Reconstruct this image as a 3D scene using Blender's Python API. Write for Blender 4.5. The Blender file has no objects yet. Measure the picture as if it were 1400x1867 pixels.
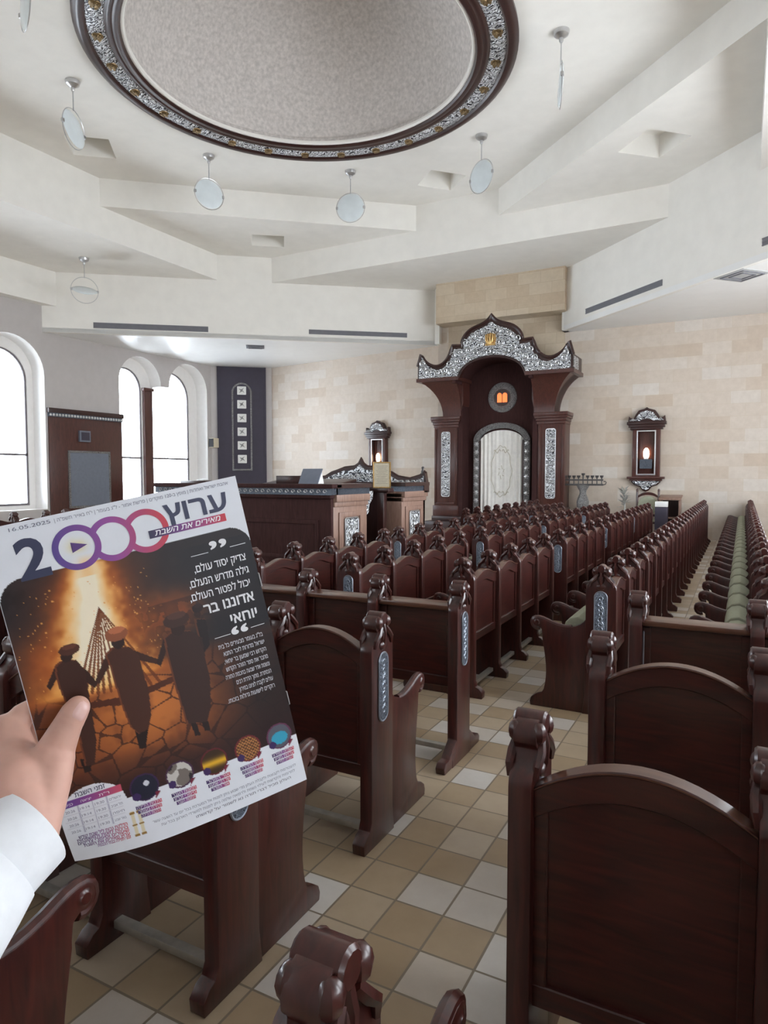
import bpy, bmesh, math, random
import numpy as np
from mathutils import Vector, Matrix
from mathutils.geometry import tessellate_polygon
random.seed(7)
PI = math.pi
scene = bpy.context.scene
col = scene.collection

# ------------------------------------------------------------------ camera
YAW, PITCH, FPX, EYE = math.radians(28.0), -math.atan(68 / 1230.0), 1230.0, 1.65
cd = bpy.data.cameras.new('camera')
cam = bpy.data.objects.new('camera', cd)
col.objects.link(cam)
cd.sensor_fit = 'VERTICAL'
cd.sensor_height = 36.0
cd.lens = 36.0 * FPX / 1867.0
cd.clip_start = 0.03
cam.location = (0, 0, EYE)
cam.rotation_euler = (PI / 2 + PITCH, 0, YAW)
scene.camera = cam

# ------------------------------------------------------------------ light and exposure
world = bpy.data.worlds.new('daylight')
scene.world = world
world.use_nodes = True
bg = world.node_tree.nodes['Background']
bg.inputs['Color'].default_value = (0.88, 0.94, 1.0, 1)
bg.inputs['Strength'].default_value = 14.0
scene.view_settings.view_transform = 'Standard'
scene.view_settings.look = 'None'
scene.view_settings.exposure = 0.0
scene.view_settings.gamma = 1.0
scene.cycles.use_denoising = True
scene.cycles.max_bounces = 10
scene.cycles.diffuse_bounces = 6
scene.cycles.glossy_bounces = 3
scene.cycles.transmission_bounces = 4
scene.cycles.transparent_max_bounces = 8
scene.cycles.sample_clamp_indirect = 8.0


def portal(loc, w, h, rot):
    """Marks a window opening so the sky light through it is sampled well."""
    l = bpy.data.lights.new('window_daylight', 'AREA')
    l.shape = 'RECTANGLE'
    l.size, l.size_y = w, h
    l.cycles.is_portal = True
    o = bpy.data.objects.new('window_daylight', l)
    o.location = loc
    o.rotation_euler = rot
    col.objects.link(o)


# ------------------------------------------------------------------ materials
def s2l(c):
    return tuple(((x / 255.0) / 12.92 if x / 255.0 <= 0.04045 else ((x / 255.0 + 0.055) / 1.055) ** 2.4) for x in c)


class NT:
    def __init__(self, name):
        self.m = bpy.data.materials.new(name)
        self.m.use_nodes = True
        self.t = self.m.node_tree
        self.b = self.t.nodes['Principled BSDF']

    def n(self, kind, **kw):
        nd = self.t.nodes.new(kind)
        for k, v in kw.items():
            if k in nd.inputs:
                nd.inputs[k].default_value = v
            else:
                setattr(nd, k, v)
        return nd

    def l(self, a, b):
        self.t.links.new(a, b)

    def set(self, **kw):
        for k, v in kw.items():
            self.b.inputs[k.replace('_', ' ')].default_value = v

    def coord(self, scale=(1, 1, 1), loc=(0, 0, 0), out='Object'):
        tc = self.n('ShaderNodeTexCoord')
        mp = self.n('ShaderNodeMapping')
        mp.inputs['Scale'].default_value = scale
        mp.inputs['Location'].default_value = loc
        self.l(tc.outputs[out], mp.inputs['Vector'])
        return mp.outputs['Vector']

    def ramp(self, fac, stops, interp='LINEAR'):
        r = self.n('ShaderNodeValToRGB')
        r.color_ramp.interpolation = interp
        while len(r.color_ramp.elements) < len(stops):
            r.color_ramp.elements.new(0.5)
        for e, (p, c) in zip(r.color_ramp.elements, stops):
            e.position = p
            e.color = (*c, 1)
        self.l(fac, r.inputs['Fac'])
        return r.outputs['Color']

    def bump(self, h, strength=0.3, dist=0.01):
        b = self.n('ShaderNodeBump')
        b.inputs['Strength'].default_value = strength
        b.inputs['Distance'].default_value = dist
        self.l(h, b.inputs['Height'])
        self.l(b.outputs['Normal'], self.b.inputs['Normal'])


def mat_plain(name, c, rough=0.6, metal=0.0, noise=0.0, scale=8.0, spec=0.5, bump=0.0):
    m = NT(name)
    m.set(Roughness=rough, Metallic=metal)
    m.b.inputs['Specular IOR Level'].default_value = spec
    nz = m.n('ShaderNodeTexNoise', Scale=scale, Detail=4.0)
    m.l(m.coord(), nz.inputs['Vector'])
    lo = tuple(x * (1 - noise) for x in c)
    hi = tuple(min(1, x * (1 + noise)) for x in c)
    m.l(m.ramp(nz.outputs['Fac'], [(0.3, lo), (0.7, hi)]), m.b.inputs['Base Color'])
    if bump:
        m.bump(nz.outputs['Fac'], bump, 0.004)
    return m.m


def mat_wood(name, dark, light, rough=0.33, axis=(14, 14, 1.6), coat=0.35):
    m = NT(name)
    v = m.coord(axis)
    nz = m.n('ShaderNodeTexNoise', Scale=2.2, Detail=6.0, Distortion=1.2)
    m.l(v, nz.inputs['Vector'])
    m.l(m.ramp(nz.outputs['Fac'], [(0.28, dark), (0.72, light)]), m.b.inputs['Base Color'])
    m.set(Roughness=rough)
    m.b.inputs['Coat Weight'].default_value = coat
    m.b.inputs['Coat Roughness'].default_value = 0.18
    m.bump(nz.outputs['Fac'], 0.06, 0.003)
    return m.m


def mat_silver(name, scale=28.0, hi=(0.88, 0.90, 0.94), lo=(0.05, 0.05, 0.06), cut=(0.32, 0.48)):
    m = NT(name)
    v = m.coord()
    nz = m.n('ShaderNodeTexNoise', Scale=scale * 0.45, Detail=2.0)
    m.l(v, nz.inputs['Vector'])
    mx = m.n('ShaderNodeMixRGB')
    mx.inputs['Fac'].default_value = 0.12
    m.l(v, mx.inputs['Color1'])
    m.l(nz.outputs['Color'], mx.inputs['Color2'])
    wv = m.n('ShaderNodeTexWave', Scale=scale * 0.5, Distortion=14.0, Detail=2.0)
    wv.wave_type = 'RINGS'
    m.l(mx.outputs['Color'], wv.inputs['Vector'])
    wv.inputs['Detail Scale'].default_value = 1.6
    m.l(m.ramp(wv.outputs['Fac'], [(cut[0], lo), (cut[1], hi)]), m.b.inputs['Base Color'])
    m.set(Roughness=0.32, Metallic=0.5)
    m.bump(wv.outputs['Fac'], 0.9, 0.012)
    return m.m


def mat_brick(name, c1, c2, mort, w, h, msize=0.006, rot=None, rough=0.75, offset=0.5, stops=None, loc=(0, 0, 0), bump=0.25):
    """blocks in the object's local XZ (rot turns them) or XY plane"""
    m = NT(name)
    tc = m.n('ShaderNodeTexCoord')
    mp = m.n('ShaderNodeMapping')
    mp.inputs['Location'].default_value = loc
    if rot:
        mp.inputs['Rotation'].default_value = rot
    m.l(tc.outputs['Object'], mp.inputs['Vector'])
    br = m.n('ShaderNodeTexBrick')
    br.offset = offset
    br.inputs['Scale'].default_value = 1.0
    br.inputs['Mortar Size'].default_value = msize
    br.inputs['Mortar Smooth'].default_value = 0.3
    br.inputs['Bias'].default_value = 0.0
    br.inputs['Brick Width'].default_value = w
    br.inputs['Row Height'].default_value = h
    br.inputs['Color1'].default_value = (0, 0, 0, 1)
    br.inputs['Color2'].default_value = (1, 1, 1, 1)
    br.inputs['Mortar'].default_value = (0.5, 0.5, 0.5, 1)
    m.l(mp.outputs['Vector'], br.inputs['Vector'])
    colr = m.ramp(br.outputs['Color'], stops or [(0.0, c1), (1.0, c2)])
    nz = m.n('ShaderNodeTexNoise', Scale=7.0, Detail=6.0, Roughness=0.65)
    m.l(tc.outputs['Object'], nz.inputs['Vector'])
    mul = m.n('ShaderNodeMixRGB', blend_type='MULTIPLY')
    mul.inputs['Fac'].default_value = 1.0
    m.l(colr, mul.inputs['Color1'])
    m.l(m.ramp(nz.outputs['Fac'], [(0.25, (0.88, 0.865, 0.85)), (0.7, (1, 1, 1))]), mul.inputs['Color2'])
    mx = m.n('ShaderNodeMixRGB')
    m.l(br.outputs['Fac'], mx.inputs['Fac'])
    m.l(mul.outputs['Color'], mx.inputs['Color1'])
    mx.inputs['Color2'].default_value = (*mort, 1)
    m.l(mx.outputs['Color'], m.b.inputs['Base Color'])
    inv = m.n('ShaderNodeMath', operation='SUBTRACT')
    inv.inputs[0].default_value = 1.0
    m.l(br.outputs['Fac'], inv.inputs[1])
    m.set(Roughness=rough)
    m.bump(inv.outputs[0], bump, 0.004)
    return m.m


def mat_emit(name, c, strength):
    m = NT(name)
    m.set(Roughness=0.5)
    m.b.inputs['Base Color'].default_value = (*c, 1)
    m.b.inputs['Emission Color'].default_value = (*c, 1)
    m.b.inputs['Emission Strength'].default_value = strength
    return m.m


def mat_glass(name):
    m = NT(name)
    m.t.nodes.remove(m.b)
    tr = m.n('ShaderNodeBsdfTransparent')
    tr.inputs['Color'].default_value = (0.96, 0.98, 1, 1)
    gl = m.n('ShaderNodeBsdfGlossy', Roughness=0.05)
    fr = m.n('ShaderNodeFresnel', IOR=1.3)
    mx = m.n('ShaderNodeMixShader')
    m.l(fr.outputs[0], mx.inputs[0])
    m.l(tr.outputs[0], mx.inputs[1])
    m.l(gl.outputs[0], mx.inputs[2])
    m.l(mx.outputs[0], m.t.nodes['Material Output'].inputs['Surface'])
    return m.m


def mat_print(name):
    m = NT(name)
    at = m.n('ShaderNodeAttribute')
    at.attribute_name = 'ink'
    nz = m.n('ShaderNodeTexNoise', Scale=60.0)
    m.l(m.coord(), nz.inputs['Vector'])
    mx = m.n('ShaderNodeMixRGB', blend_type='MULTIPLY')
    mx.inputs['Fac'].default_value = 1.0
    m.l(at.outputs['Color'], mx.inputs['Color1'])
    m.l(m.ramp(nz.outputs['Fac'], [(0.3, (0.97, 0.97, 0.97)), (0.7, (1, 1, 1))]), mx.inputs['Color2'])
    m.l(mx.outputs['Color'], m.b.inputs['Base Color'])
    m.set(Roughness=0.42)
    m.b.inputs['Specular IOR Level'].default_value = 0.35
    return m.m


M = {}
M['plaster'] = mat_plain('ceiling_plaster', (0.85, 0.83, 0.785), 0.8, noise=0.025, scale=3, spec=0.2)
M['soffit'] = mat_plain('soffit_tiles', (0.84, 0.84, 0.83), 0.35, noise=0.02, scale=3)
M['wallpaint'] = mat_plain('wall_paint', (0.52, 0.49, 0.48), 0.8, noise=0.03, scale=4, spec=0.2)
M['reveal'] = mat_plain('window_reveal', (0.82, 0.80, 0.78), 0.7, noise=0.02)
M['dome'] = mat_plain('dome_plaster', (0.60, 0.56, 0.53), 0.85, noise=0.16, scale=16, spec=0.2, bump=0.7)
STONE = [(0.0, s2l((200, 183, 165))), (0.3, s2l((207, 193, 178))), (0.75, s2l((211, 199, 186))), (1.0, s2l((214, 206, 197)))]
STONE2 = [(0.0, s2l((197, 178, 154))), (0.5, s2l((204, 187, 163))), (1.0, s2l((210, 195, 173)))]
M['stone'] = mat_brick('stone_wall', None, None, s2l((198, 184, 164)), 0.66, 0.31, 0.004, (PI / 2, 0, 0), 0.5, stops=STONE, bump=0.08)
M['stone_warm'] = mat_brick('stone_lintel', None, None, s2l((178, 160, 136)), 0.62, 0.31, 0.004, (PI / 2, 0, 0), 0.6, stops=STONE2, bump=0.08)
TILE = [(0.0, s2l((156, 134, 106))), (0.35, s2l((166, 146, 120))), (0.62, s2l((174, 157, 135))), (0.72, s2l((188, 179, 169))), (1.0, s2l((198, 193, 187)))]
M['floor'] = mat_brick('stone_floor', None, None, s2l((120, 108, 92)), 0.2, 0.207, 0.005, None, 0.42, offset=0.0, stops=TILE, loc=(1.15, -2.05 + 0.207 * 20, 0), bump=0.3)
M['wood'] = mat_wood('mahogany', s2l((43, 17, 15)), s2l((76, 32, 26)))
M['wood_z'] = mat_wood('mahogany_panel', s2l((42, 16, 14)), s2l((75, 31, 25)), axis=(1.6, 14, 14))
M['wood_cap'] = mat_wood('lit_mahogany_edge', s2l((74, 42, 30)), s2l((104, 66, 48)), axis=(1.6, 14, 14))  # lighter tone puts the light caught by top edges into the colour
M['wood_dark'] = mat_wood('dark_mahogany', s2l((42, 22, 20)), s2l((60, 32, 28)), coat=0.1)
M['wood_ark'] = mat_wood('ark_mahogany', s2l((62, 34, 29)), s2l((88, 49, 42)), coat=0.2)
M['wood_matte'] = mat_wood('dull_mahogany', s2l((52, 32, 32)), s2l((70, 44, 42)), rough=0.75, coat=0.0)
M['wood_matte'].node_tree.nodes['Principled BSDF'].inputs['Specular IOR Level'].default_value = 0.15
M['wood_bimah'] = mat_wood('lit_bimah_and_lectern_wood', s2l((126, 97, 84)), s2l((154, 123, 108)), rough=0.45, coat=0.1)  # paler tone stands for light on the bimah's entrance side; lectern shares it
M['silver'] = mat_silver('chased_silver', 15)
M['silver_fine'] = mat_silver('fine_chased_silver', 70, hi=(0.34, 0.40, 0.49), lo=(0.07, 0.08, 0.11), cut=(0.2, 0.6))
M['silver_dim'] = mat_silver('tarnished_silver', 34, hi=(0.5, 0.5, 0.5), lo=(0.12, 0.11, 0.11))
M['silver_plain'] = mat_plain('plain_silver', (0.72, 0.73, 0.75), 0.3, 0.85, 0.1, 30)
M['pewter'] = mat_plain('pewter', (0.36, 0.40, 0.47), 0.35, 0.7, 0.1, 30)
M['gold'] = mat_plain('gilt', (0.62, 0.40, 0.16), 0.35, 0.8, 0.3, 40)
M['gold_old'] = mat_plain('old_gilt', (0.27, 0.19, 0.10), 0.4, 0.8, 0.4, 30)
M['steel'] = mat_plain('brushed_steel', (0.55, 0.55, 0.56), 0.3, 0.9, 0.05, 30)
M['rail'] = mat_plain('foot_rail_metal', (0.45, 0.43, 0.39), 0.4, 0.6, 0.1, 30)
M['fabric'] = mat_plain('pale_green_upholstery', s2l((160, 163, 143)), 0.85, noise=0.06, scale=60, spec=0.2)
M['frost'] = mat_plain('frosted_glass', (0.74, 0.80, 0.82), 0.25, noise=0.05, scale=4)
M['vent'] = mat_plain('grey_vent', (0.16, 0.16, 0.18), 0.6, noise=0.05)
M['vent_light'] = mat_plain('grey_diffuser', (0.42, 0.42, 0.42), 0.6, noise=0.05)
M['black'] = mat_plain('dark_interior', (0.012, 0.01, 0.012), 0.7, noise=0.1)
M['frame'] = mat_plain('window_frame_dark', (0.16, 0.14, 0.15), 0.5, noise=0.05)
M['glass'] = mat_glass('window_glass')
M['curtain'] = mat_plain('ivory_curtain', s2l((240, 238, 233)), 0.8, noise=0.05, scale=9, spec=0.2)
M['lace'] = mat_plain('curtain_embroidery', s2l((186, 178, 160)), 0.8, noise=0.1, scale=30, spec=0.2)
M['lamp'] = mat_emit('lamp_glow', (1.0, 0.78, 0.5), 14.0)
M['amber'] = mat_emit('amber_tablet', (1.0, 0.22, 0.06), 1.1)
M['board'] = mat_plain('grey_memorial_board', s2l((112, 118, 132)), 0.5, noise=0.06, scale=12)
M['navy'] = mat_plain('dark_wall_panel', s2l((52, 46, 62)), 0.5, noise=0.08, scale=6)
M['paper'] = mat_plain('white_paper', (0.8, 0.8, 0.78), 0.7, noise=0.02)
M['parch'] = mat_plain('parchment', s2l((205, 195, 172)), 0.7, noise=0.08, scale=40)
M['ink'] = mat_plain('grey_ink', (0.25, 0.22, 0.2), 0.7)
M['iron'] = mat_plain('dark_bronze', (0.09, 0.085, 0.085), 0.45, 0.5, 0.2, 30)
M['skin'] = mat_plain('skin', s2l((208, 164, 148)), 0.5, noise=0.05, scale=50, spec=0.35)
M['skin'].node_tree.nodes['Principled BSDF'].inputs['Subsurface Weight'].default_value = 0.12
M['skin'].node_tree.nodes['Principled BSDF'].inputs['Subsurface Radius'].default_value = (0.008, 0.003, 0.002)
M['nail'] = mat_plain('fingernail', s2l((226, 186, 178)), 0.2, noise=0.03)
M['shirt'] = mat_plain('white_shirt_cotton', (0.80, 0.82, 0.85), 0.8, noise=0.03, scale=90, spec=0.2)
M['print'] = mat_print('printed_paper')
M['leaf'] = mat_plain('silvered_leaf', (0.42, 0.42, 0.4), 0.5, 0.4, 0.3, 30)


# ------------------------------------------------------------------ mesh helpers
class MB:
    """collects verts and faces; build() links them as one mesh object"""

    def __init__(self):
        self.v, self.f, self.mi, self.mats = [], [], [], []

    def _m(self, m):
        m = m or 'wood'
        if m not in self.mats:
            self.mats.append(m)
        return self.mats.index(m)

    def add(self, vs, fs, m=None):
        o = len(self.v)
        k = self._m(m)
        self.v += [tuple(p) for p in vs]
        for f in fs:
            self.f.append(tuple(i + o for i in f))
            self.mi.append(k)

    def box(self, a, b, m=None):
        (x0, y0, z0), (x1, y1, z1) = [min(p, q) for p, q in zip(a, b)], [max(p, q) for p, q in zip(a, b)]
        vs = [(x0, y0, z0), (x1, y0, z0), (x1, y1, z0), (x0, y1, z0), (x0, y0, z1), (x1, y0, z1), (x1, y1, z1), (x0, y1, z1)]
        self.add(vs, [(0, 3, 2, 1), (4, 5, 6, 7), (0, 1, 5, 4), (1, 2, 6, 5), (2, 3, 7, 6), (3, 0, 4, 7)], m)

    def prism(self, poly, fn, t0, t1, m=None, holes=(), caps=(True, True)):
        """extrude 2-D poly (with holes) : fn(u, w, t) -> xyz"""
        loops = [list(poly)] + [list(h) for h in holes]
        tris = tessellate_polygon([[Vector((p[0], p[1], 0)) for p in lp] for lp in loops])
        flat = [p for lp in loops for p in lp]
        n = len(flat)
        vs = [fn(p[0], p[1], t0) for p in flat] + [fn(p[0], p[1], t1) for p in flat]
        fs = []
        if caps[0]:
            fs += [tuple(t) for t in tris]
        if caps[1]:
            fs += [tuple(i + n for i in reversed(t)) for t in tris]
        o = 0
        for lp in loops:
            k = len(lp)
            for i in range(k):
                j = (i + 1) % k
                fs.append((o + i, o + j, o + j + n, o + i + n))
            o += k
        self.add(vs, fs, m)

    def tube(self, pts, r, m=None, n=8, closed=False, caps=True):
        pts = [Vector(p) for p in pts]
        k = len(pts)
        rs = r if isinstance(r, (list, tuple)) else [r] * k
        vs, fs = [], []
        up = None
        for i, p in enumerate(pts):
            if closed:
                d = pts[(i + 1) % k] - pts[i - 1]
            else:
                d = pts[min(i + 1, k - 1)] - pts[max(i - 1, 0)]
            d.normalize()
            if up is None:
                up = Vector((0, 0, 1)) if abs(d.z) < 0.9 else Vector((1, 0, 0))
            a = d.cross(up)
            if a.length < 1e-6:
                a = d.orthogonal()
            a.normalize()
            b = a.cross(d)
            up = b
            for q in range(n):
                t = 2 * PI * q / n
                vs.append(p + (a * math.cos(t) + b * math.sin(t)) * rs[i])
        for i in range(k if closed else k - 1):
            j = (i + 1) % k
            for q in range(n):
                w = (q + 1) % n
                fs.append((i * n + q, i * n + w, j * n + w, j * n + q))
        if caps and not closed:
            fs.append(tuple(reversed(range(n))))
            fs.append(tuple((k - 1) * n + q for q in range(n)))
        self.add(vs, fs, m)

    def lathe(self, prof, m=None, n=24, c=(0, 0, 0), axis='z', a0=0.0, a1=2 * PI):
        full = abs(a1 - a0 - 2 * PI) < 1e-6
        cols = n if full else n + 1
        vs, fs = [], []
        for q in range(cols):
            t = a0 + (a1 - a0) * q / n
            for r, z in prof:
                p = (r * math.cos(t), r * math.sin(t), z)
                if axis == 'x':
                    p = (p[2], p[0], p[1])
                elif axis == 'y':
                    p = (p[0], p[2], p[1])
                vs.append((p[0] + c[0], p[1] + c[1], p[2] + c[2]))
        k = len(prof)
        for q in range(n):
            w = (q + 1) % cols
            for i in range(k - 1):
                fs.append((q * k + i, w * k + i, w * k + i + 1, q * k + i + 1))
        self.add(vs, fs, m)

    def ball(self, c, r, m=None, n=10, k=7):
        rx, ry, rz = r if isinstance(r, (list, tuple)) else (r, r, r)
        vs, fs = [], []
        for i in range(k + 1):
            ph = PI * i / k
            for q in range(n):
                t = 2 * PI * q / n
                vs.append((c[0] + rx * math.sin(ph) * math.cos(t), c[1] + ry * math.sin(ph) * math.sin(t), c[2] + rz * math.cos(ph)))
        for i in range(k):
            for q in range(n):
                w = (q + 1) % n
                fs.append((i * n + q, (i + 1) * n + q, (i + 1) * n + w, i * n + w))
        self.add(vs, fs, m)

    def mesh(self, name, bevel=0.0, seg=2, smooth=True, weld=1e-5, angle=35):
        me = bpy.data.meshes.new(name)
        me.from_pydata(self.v, [], self.f)
        for k in self.mats:
            me.materials.append(M[k])
        me.polygons.foreach_set('material_index', self.mi)
        bm = bmesh.new()
        bm.from_mesh(me)
        bmesh.ops.remove_doubles(bm, verts=bm.verts, dist=weld)
        bmesh.ops.dissolve_degenerate(bm, edges=bm.edges, dist=1e-6)
        bmesh.ops.recalc_face_normals(bm, faces=bm.faces)
        if bevel:
            bmesh.ops.dissolve_limit(bm, angle_limit=0.02, verts=bm.verts, edges=bm.edges, delimit={'MATERIAL'})
            es = [e for e in bm.edges if len(e.link_faces) == 2 and e.calc_face_angle(0) > math.radians(angle)]
            bmesh.ops.bevel(bm, geom=es, offset=bevel, segments=seg, profile=0.5, affect='EDGES', clamp_overlap=True)
            bmesh.ops.triangulate(bm, faces=[f for f in bm.faces if len(f.verts) > 4])
        if smooth:
            for f in bm.faces:
                f.smooth = True
            for e in bm.edges:
                if len(e.link_faces) == 2 and e.calc_face_angle(0) > math.radians(angle):
                    e.smooth = False
        bm.to_mesh(me)
        bm.free()
        return me

    def build(self, name, parent=None, loc=None, rotz=0.0, **kw):
        return link(name, self.mesh(name, **kw), parent, loc, rotz)


def link(name, me, parent=None, loc=None, rotz=0.0):
    o = bpy.data.objects.new(name, me)
    col.objects.link(o)
    if parent:
        o.parent = parent
    if loc:
        o.location = loc
    o.rotation_euler = (0, 0, rotz)
    return o


def tag(o, label=None, cat=None, group=None, kind=None):
    for k, v in (('label', label), ('category', cat), ('group', group), ('kind', kind)):
        if v:
            o[k] = v
    return o


def empty(name, loc, label, cat, group=None, rotz=0.0):
    o = bpy.data.objects.new(name, None)
    o.empty_display_size = 0.1
    col.objects.link(o)
    o.location = loc
    o.rotation_euler = (0, 0, rotz)
    return tag(o, label, cat, group)


def copy_tree(o, parent=None):
    c = o.copy()
    col.objects.link(c)
    if parent:
        c.parent = parent
    for ch in list(o.children):
        copy_tree(ch, c)
    return c


def struct(o):
    o['kind'] = 'structure'
    return o


XY = lambda z: (lambda u, w, t: (u, w, t))
def fxz(y0):            # poly in X-Z, thickness along Y
    return lambda u, w, t: (u, y0 + t, w)
def fyz(x0):            # poly in Y-Z, thickness along X
    return lambda u, w, t: (x0 + t, u, w)
def fxy(z0):
    return lambda u, w, t: (u, w, z0 + t)


def arc(cx, cy, r, a0, a1, n=16, ry=None):
    ry = ry or r
    return [(cx + r * math.cos(math.radians(a0 + (a1 - a0) * i / n)), cy + ry * math.sin(math.radians(a0 + (a1 - a0) * i / n))) for i in range(n + 1)]


def bez(p0, p1, p2, p3, n=8):
    out = []
    for i in range(n + 1):
        t = i / n
        out.append(tuple((1 - t) ** 3 * a + 3 * (1 - t) ** 2 * t * b + 3 * (1 - t) * t * t * c + t ** 3 * d for a, b, c, d in zip(p0, p1, p2, p3)))
    return out


def rrect(cx, cy, w, h, r, n=6):
    out = []
    for sx, sy, a in ((1, 1, 0), (-1, 1, 90), (-1, -1, 180), (1, -1, 270)):
        out += arc(cx + sx * (w / 2 - r), cy + sy * (h / 2 - r), r, a, a + 90, n)
    return out

# ------------------------------------------------------------------ the hall
XW, XE, YS = -17.0, 4.4, -4.0            # west wall, east wall, south wall
SOF, BSF, C2, C3 = 5.55, 7.17, 7.87, 8.5  # ceiling levels
xL, xR, yF, yB = -13.35, 0.15, 15.95, 3.1
CXR, CYR = -6.6, 9.57                    # centre of the dome ring
ROOF = 12.0
mirror = lambda p: (p[0], 19.05 - p[1])

b = MB()
b.prism([(-18.5, -5), (5.5, -5), (5.5, 21.5), (-18.5, 21.5)], fxy(0), -0.1, 0.0, 'floor')
struct(b.build('floor', smooth=False))
b = MB()
b.box((-18.5, -5, ROOF), (5.5, 21.5, ROOF + 0.2), 'plaster')  # unseen slab above the ceilings, added to keep sky light from leaking in
struct(b.build('roof_light_seal', smooth=False))


def arch_hole(c, w, spring, bot):
    r = w / 2
    return [(c - r, bot), (c + r, bot)] + arc(c, spring, r, 0, 180, 20)


# west wall with its arched openings
singles = [(11.13, 1.98), (7.93, 1.98)]
dbl = [(14.64, 0.7), (18.49, 0.7)] + arc(17.59, 4.55, 0.9, 0, 180, 18) + arc(15.485, 4.55, 0.845, 0, 180, 18)
dbl2 = [(19.05 - p[0], p[1]) for p in reversed(dbl)]
b = MB()
b.prism([(YS, 0), (18.96, 0), (18.96, ROOF), (YS, ROOF)], fyz(XW), 0, -0.5, 'wallpaint',
        holes=[arch_hole(c, w, 4.36, 0.7) for c, w in singles] + [dbl, dbl2])
wl = b.mesh('wall_left', smooth=False)
wl.materials.append(M['reveal'])
for p in wl.polygons:
    if abs(p.normal.x) < 0.5 and 0.4 < p.center.z < 6 and 0 < p.center.y < 18.9:
        p.material_index = 1
struct(link('wall_left', wl))
# outer screen walls that carry the glass
outer = [[arch_hole(11.13, 1.62, 4.25, 0.8)], [arch_hole(7.93, 1.62, 4.25, 0.8)],
         [arch_hole(15.29, 1.34, 4.4, 0.8), arch_hole(17.24, 1.72, 4.3, 0.8)],
         [arch_hole(19.05 - 15.29, 1.34, 4.4, 0.8), arch_hole(19.05 - 17.24, 1.72, 4.3, 0.8)]]
spans = [(10.1, 12.15), (6.9, 8.95), (14.6, 18.53), (0.52, 4.45)]
win_no = 0
for hs, (y0, y1) in zip(outer, spans):
    b = MB()
    b.prism([(y0, 0.6), (y1, 0.6), (y1, 5.6), (y0, 5.6)], fyz(XW - 0.5), 0, -0.12, 'reveal', holes=hs)
    struct(b.build('wall_left_window_surround', smooth=False))
    for h in hs:
        win_no += 1
        ys = [p[0] for p in h]
        c, w = (min(ys) + max(ys)) / 2, max(ys) - min(ys)
        root = MB()
        xg = XW - 0.58
        inner = [(c + (p[0] - c) * (1 - 0.09 / w), 0.87 + (p[1] - 0.87) * 0.99 + 0.0) for p in h]
        inner = [(p[0], max(0.86, p[1])) for p in inner]
        root.prism(h, fyz(xg), 0, 0.05, 'frame', holes=[inner])
        root.box((xg, c - w / 2, 2.17), (xg + 0.05, c + w / 2, 2.23), 'frame')
        wo = struct(root.build('window_%d' % win_no, smooth=False))
        g = MB()
        g.prism(h, fyz(xg + 0.02), 0, 0.006, 'glass')
        g.build('pane', wo, smooth=False)
        portal((XW - 0.66, c, 2.9), w, 4.4, (0, -PI / 2, 0))
# the red pier between the paired lights is a post of its own
for yc in (16.17, 19.05 - 16.17):
    b = MB()
    b.box((XW - 0.5, yc - 0.17, 0.6), (XW - 0.40, yc + 0.17, 4.45), 'wood_ark')
    b.box((XW - 0.5, yc - 0.21, 4.40), (XW - 0.36, yc + 0.21, 4.50), 'wood_ark')
    struct(b.build('trim_1' if yc > 10 else 'trim_2', bevel=0.01))

# east wall (out of view) and south wall, with guessed windows placed for the light
EWIN = [(-2.2, 0.8), (3.6, 1.5), (7.0, 1.8), (9.4, 1.8), (11.8, 1.8), (14.2, 1.8)]  # unseen openings, added and sized to light the posts and magazine
eh = [arch_hole(y, w, 4.3, 0.9) for y, w in EWIN]
b = MB()
b.prism([(YS, 0), (18.9, 0), (18.9, ROOF), (YS, ROOF)], fyz(XE), 0, 0.4, 'wallpaint', holes=eh)
struct(b.build('wall_right', smooth=False))
for y, w in EWIN:
    portal((XE + 0.45, y, 3.05), w, 4.3, (0, PI / 2, 0))
b = MB()
b.prism([(XW - 0.5, 0), (XE + 0.4, 0), (XE + 0.4, ROOF), (XW - 0.5, ROOF)], fxz(YS), 0, -0.3, 'wallpaint',
        holes=[arch_hole(x, 1.6, 4.2, 2.8) for x in (-12.5, -9)])  # unseen back openings, added for the daylight they let in
struct(b.build('wall_back', smooth=False))
for x in (-12.5, -9):
    portal((x, YS - 0.4, 3.9), 1.6, 2.3, (PI / 2, 0, 0))

# ark wall: right half square on, left half turned back, chamfered corner at the west end
b = MB()
b.box((-8.2, 18.9, 0), (XE + 0.4, 19.2, ROOF), 'stone')
struct(b.build('wall_front', smooth=False))
aL, aR = Vector((-15.35, 20.1, 0)), Vector((-8.0, 19.0, 0))
d = aR - aL
b = MB()
b.box((0, 0, 0), (d.length, 0.3, ROOF), 'stone')
struct(b.build('wall_front_left', loc=aL, rotz=math.atan2(d.y, d.x), smooth=False))
cA = Vector((-17.0, 18.70, 0))
d2 = aL - cA
b = MB()
b.box((-0.3, 0, 0), (d2.length, 0.3, ROOF), 'wallpaint')
struct(b.build('wall_corner', loc=cA, rotz=math.atan2(d2.y, d2.x), smooth=False))

# --- ceilings
octo = [(xL, 8.05), (-7.55, yB), (-5.35, yB), (xR, 8.1), (xR, 10.9), (-5.35, yF), (-7.55, yF), (xL, 11.05)]
ring_hole = [(CXR + 3.42 * math.cos(2 * PI * i / 72), CYR + 3.42 * math.sin(2 * PI * i / 72)) for i in range(72)]


def sq(cx, cy, a, s=0.43):
    return [(cx + s * math.sqrt(2) * math.cos(a + PI / 4 + k * PI / 2), cy + s * math.sqrt(2) * math.sin(a + PI / 4 + k * PI / 2)) for k in range(4)]


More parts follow.
